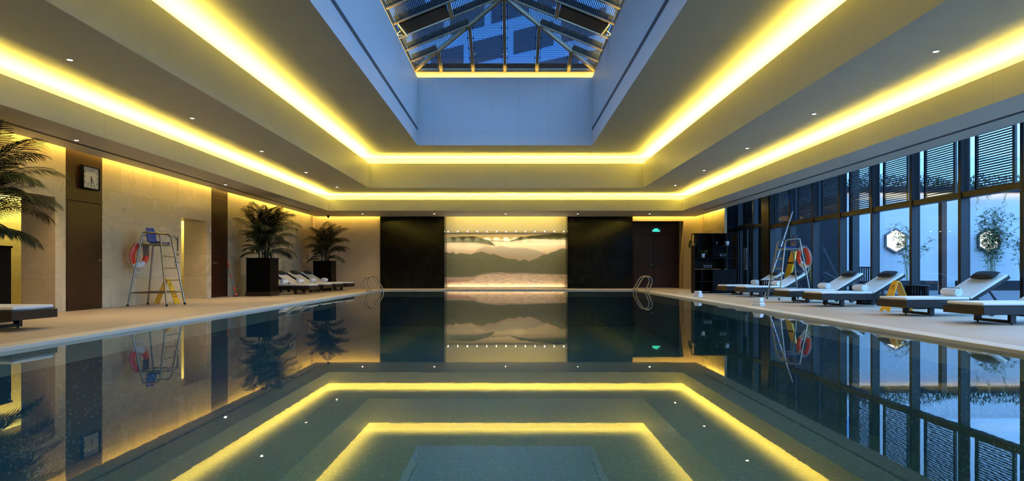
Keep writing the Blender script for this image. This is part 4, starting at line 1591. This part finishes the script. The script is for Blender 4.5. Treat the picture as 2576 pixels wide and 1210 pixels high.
t = thing('skimmer_pole', 'long pale pole with a blue hook leaning on the glass behind the lifeguard chair', 'pole', (0, 0, 0))
P0, P1 = Vector((7.75, 19.98, 0.01)), Vector((8.80, 20.45, 2.62))
dd = P1 - P0
MB().tube([P0, P0 + dd * 0.55], 0.013, 8).build('lower_tube', M['white'], t)
MB().tube([P0 + dd * 0.53, P1], 0.018, 8).build('upper_tube', M['white'], t)
hk = [P1 + Vector((0.0, 0.0, 0.0)), P1 + Vector((0.0, 0.03, 0.18)), P1 + Vector((-0.01, 0.04, 0.38)), P1 + Vector((-0.05, 0.04, 0.47)), P1 + Vector((-0.12, 0.05, 0.50)), P1 + Vector((-0.2, 0.05, 0.47))]
MB().tube(hk, 0.010, 8).build('hook', M['blue_plastic'], t)

t = thing('spine_board', 'yellow rescue board leaning on the glass behind the lifeguard chair', 'rescue board', (8.44, 20.36, 0), 0)
ang = R(14)
poly = [(-0.14, 0.0), (0.14, 0.0), (0.21, 0.25), (0.21, 1.15), (0.16, 1.42), (-0.16, 1.42), (-0.21, 1.15), (-0.21, 0.25)]
MB().prism([(z * math.sin(ang), v, z * math.cos(ang)) for (v, z) in poly], (0.05 * math.cos(ang), 0, -0.05 * math.sin(ang) + 0.013)).build('board', M['yellow'], t, 0.012)
for zc in (0.4, 1.05):
    MB().bar((zc * math.sin(ang) - 0.006, -0.215, zc * math.cos(ang)), (zc * math.sin(ang) - 0.006, 0.215, zc * math.cos(ang)), 0.008, 0.05).build('strap', M['black'], t)

# ------------------------------------------------------------------ light
WARM = (1.0, 0.72, 0.10)
WALLC = (1.0, 0.68, 0.12)
K = dict(cove=30.0, slot=12.0, shaft=8.0)


def strip(p, q, d, w, wpm, col=WARM):
    p, q, d = Vector(p), Vector(q), Vector(d).normalized()
    L = bpy.data.lights.new('light_strip', 'AREA')
    L.shape, L.size, L.size_y = 'RECTANGLE', (q - p).length, w
    L.energy, L.color = wpm * (q - p).length, col
    o = bpy.data.objects.new('light_strip', L)
    C.objects.link(o)
    x = (q - p).normalized()
    z = -d
    y = z.cross(x)
    o.matrix_world = Matrix(((x.x, y.x, z.x, (p.x + q.x) / 2), (x.y, y.y, z.y, (p.y + q.y) / 2), (x.z, y.z, z.z, (p.z + q.z) / 2), (0, 0, 0, 1)))
    return o


def ring_strips(rect, z, w, wpm, tilt, sides='LRFN'):   # strips round a rectangle, shining up and in
    x0, x1, y0, y1 = rect
    if 'L' in sides:
        strip((x0, y0, z), (x0, y1, z), (tilt, 0, 1), w, wpm)
    if 'R' in sides:
        strip((x1, y0, z), (x1, y1, z), (-tilt, 0, 1), w, wpm)
    if 'F' in sides:
        strip((x0, y1, z), (x1, y1, z), (0, -tilt, 1), w, wpm)
    if 'N' in sides:
        strip((x0, y0, z), (x1, y0, z), (0, tilt, 1), w, wpm)


ring_strips(grow(F1, 0.15), LIP2 - 0.045, 0.10, K['cove'], 0.15)
ring_strips(grow(F2, 0.15), LIP3 - 0.045, 0.10, K['cove'], 0.15)
ring_strips(grow(F3, 0.11), WT - 0.08, 0.03, K['shaft'], 0.1)
strip((XL + 0.17, 1, SOF + 0.24), (XL + 0.17, 28.0, SOF + 0.24), (-1, 0, -0.5), 0.05, K['slot'], WALLC)
for (a, c) in ((XL + 0.1, BX[1]), (BX[4], BX[5] + 0.7)):
    strip((a, 28.37, SOF + 0.2), (c, 28.37, SOF + 0.2), (0, 1, -0.5), 0.04, K['slot'] * 1.3, WALLC)
strip((BX[2] + .05, 28.62, 3.30), (BX[3] - .05, 28.62, 3.30), (0, 1, -0.6), 0.03, K['slot'] * 0.6, WALLC)
strip((8.12, 25.5, SOF + 0.15), (8.12, 28.2, SOF + 0.15), (1, 0, -0.75), 0.03, K['slot'] * 0.5)
strip((BX[2] + .05, YB + 0.76, 0.05), (BX[3] - .05, YB + 0.76, 0.05), (0, 0.5, 1), 0.04, 1.1, (1, 0.78, 0.45))


def spot(loc, to, e, size, blend=0.5, col=(1, 0.74, 0.42), r=0.03):
    L = bpy.data.lights.new('spot', 'SPOT')
    L.energy, L.spot_size, L.spot_blend, L.color, L.shadow_soft_size = e, R(size), blend, col, r
    o = bpy.data.objects.new('spot', L)
    C.objects.link(o)
    o.location = loc
    d = Vector(to) - Vector(loc)
    o.rotation_euler = d.to_track_quat('-Z', 'Y').to_euler()


for (x, y, z) in DL:
    if x > -9:
        spot((x, y, z - 0.02), (x, y, 0), 170 if x < -7 else 95, 90, 0.8, (1, 0.72, 0.36))
for x in SP:
    spot((x, RY + 0.03, RZ - 0.05), (x, YB + 0.84, 0.5), 62, 92, 0.9, (1, 0.80, 0.52), 0.02)
strip((-11.2, 20.5, 2.57), (-9.4, 20.5, 2.57), (0, 1, -0.6), 0.08, 30, (1.0, 0.90, 0.22))
for (a, c) in ((13.4, 16.2),):
    strip((-11.0, a, 2.57), (-11.0, c, 2.57), (-1, 0, -0.6), 0.08, 22, (1.0, 0.90, 0.22))
# lamp under the coping of the courtyard wall
strip((14.4, WY - 0.12, 4.08), (29, WY - 0.12, 4.08), (0, 0.35, -1), 0.04, 3, (1, 0.86, 0.72))

# dusk sky, lobes added overhead and beyond the glass to light shaft and deck
Wd = bpy.data.worlds.new('dusk')
S.world = Wd
Wd.use_nodes = True
nt = Wd.node_tree
bg = nt.nodes['Background']
tc = nt.nodes.new('ShaderNodeTexCoord')
dt = nt.nodes.new('ShaderNodeVectorMath')
dt.operation = 'DOT_PRODUCT'
dt.inputs[1].default_value = (0.05, -0.45, 0.89)
nt.links.new(tc.outputs['Generated'], dt.inputs[0])
mr = nt.nodes.new('ShaderNodeMapRange')
mr.interpolation_type = 'SMOOTHSTEP'
mr.inputs[1].default_value, mr.inputs[2].default_value = 0.1, 1.0
mr.inputs[3].default_value, mr.inputs[4].default_value = 0.9, 10.5
nt.links.new(dt.outputs['Value'], mr.inputs[0])
bg.inputs['Color'].default_value = (0.175, 0.43, 0.88, 1)
d2 = nt.nodes.new('ShaderNodeVectorMath')
d2.operation = 'DOT_PRODUCT'
d2.inputs[1].default_value = (0.93, -0.10, 0.35)
nt.links.new(tc.outputs['Generated'], d2.inputs[0])
m2 = nt.nodes.new('ShaderNodeMapRange')
m2.interpolation_type = 'SMOOTHSTEP'
m2.inputs[1].default_value, m2.inputs[2].default_value = 0.2, 1.0
m2.inputs[3].default_value, m2.inputs[4].default_value = 0.0, 6.5
nt.links.new(d2.outputs['Value'], m2.inputs[0])
ad = nt.nodes.new('ShaderNodeMath')
ad.operation = 'ADD'
nt.links.new(mr.outputs[0], ad.inputs[0])
nt.links.new(m2.outputs[0], ad.inputs[1])
nt.links.new(ad.outputs[0], bg.inputs['Strength'])

# ------------------------------------------------------------------ camera
cam = bpy.data.cameras.new('camera')
cam.sensor_fit, cam.sensor_width, cam.lens = 'HORIZONTAL', 36.0, 36.0 * FX / 2576
cam.shift_x, cam.shift_y = (1288 - VX) / 2576, (VY - 605) / 2576
cam.clip_end = 300
co = bpy.data.objects.new('camera', cam)
C.objects.link(co)
co.location, co.rotation_euler = (0, 0, EYE), (R(90), 0, 0)
S.camera = co

S.view_settings.view_transform = 'Standard'
S.view_settings.look = 'None'
S.view_settings.gamma = 1
S.view_settings.use_curve_mapping = False
S.view_settings.exposure = 0.25
cy_ = S.cycles
cy_.use_denoising = True
cy_.max_bounces = 7
cy_.diffuse_bounces = 4
cy_.glossy_bounces = 4
cy_.transparent_max_bounces = 16
cy_.caustics_reflective = cy_.caustics_refractive = False
cy_.sample_clamp_indirect = 6.0
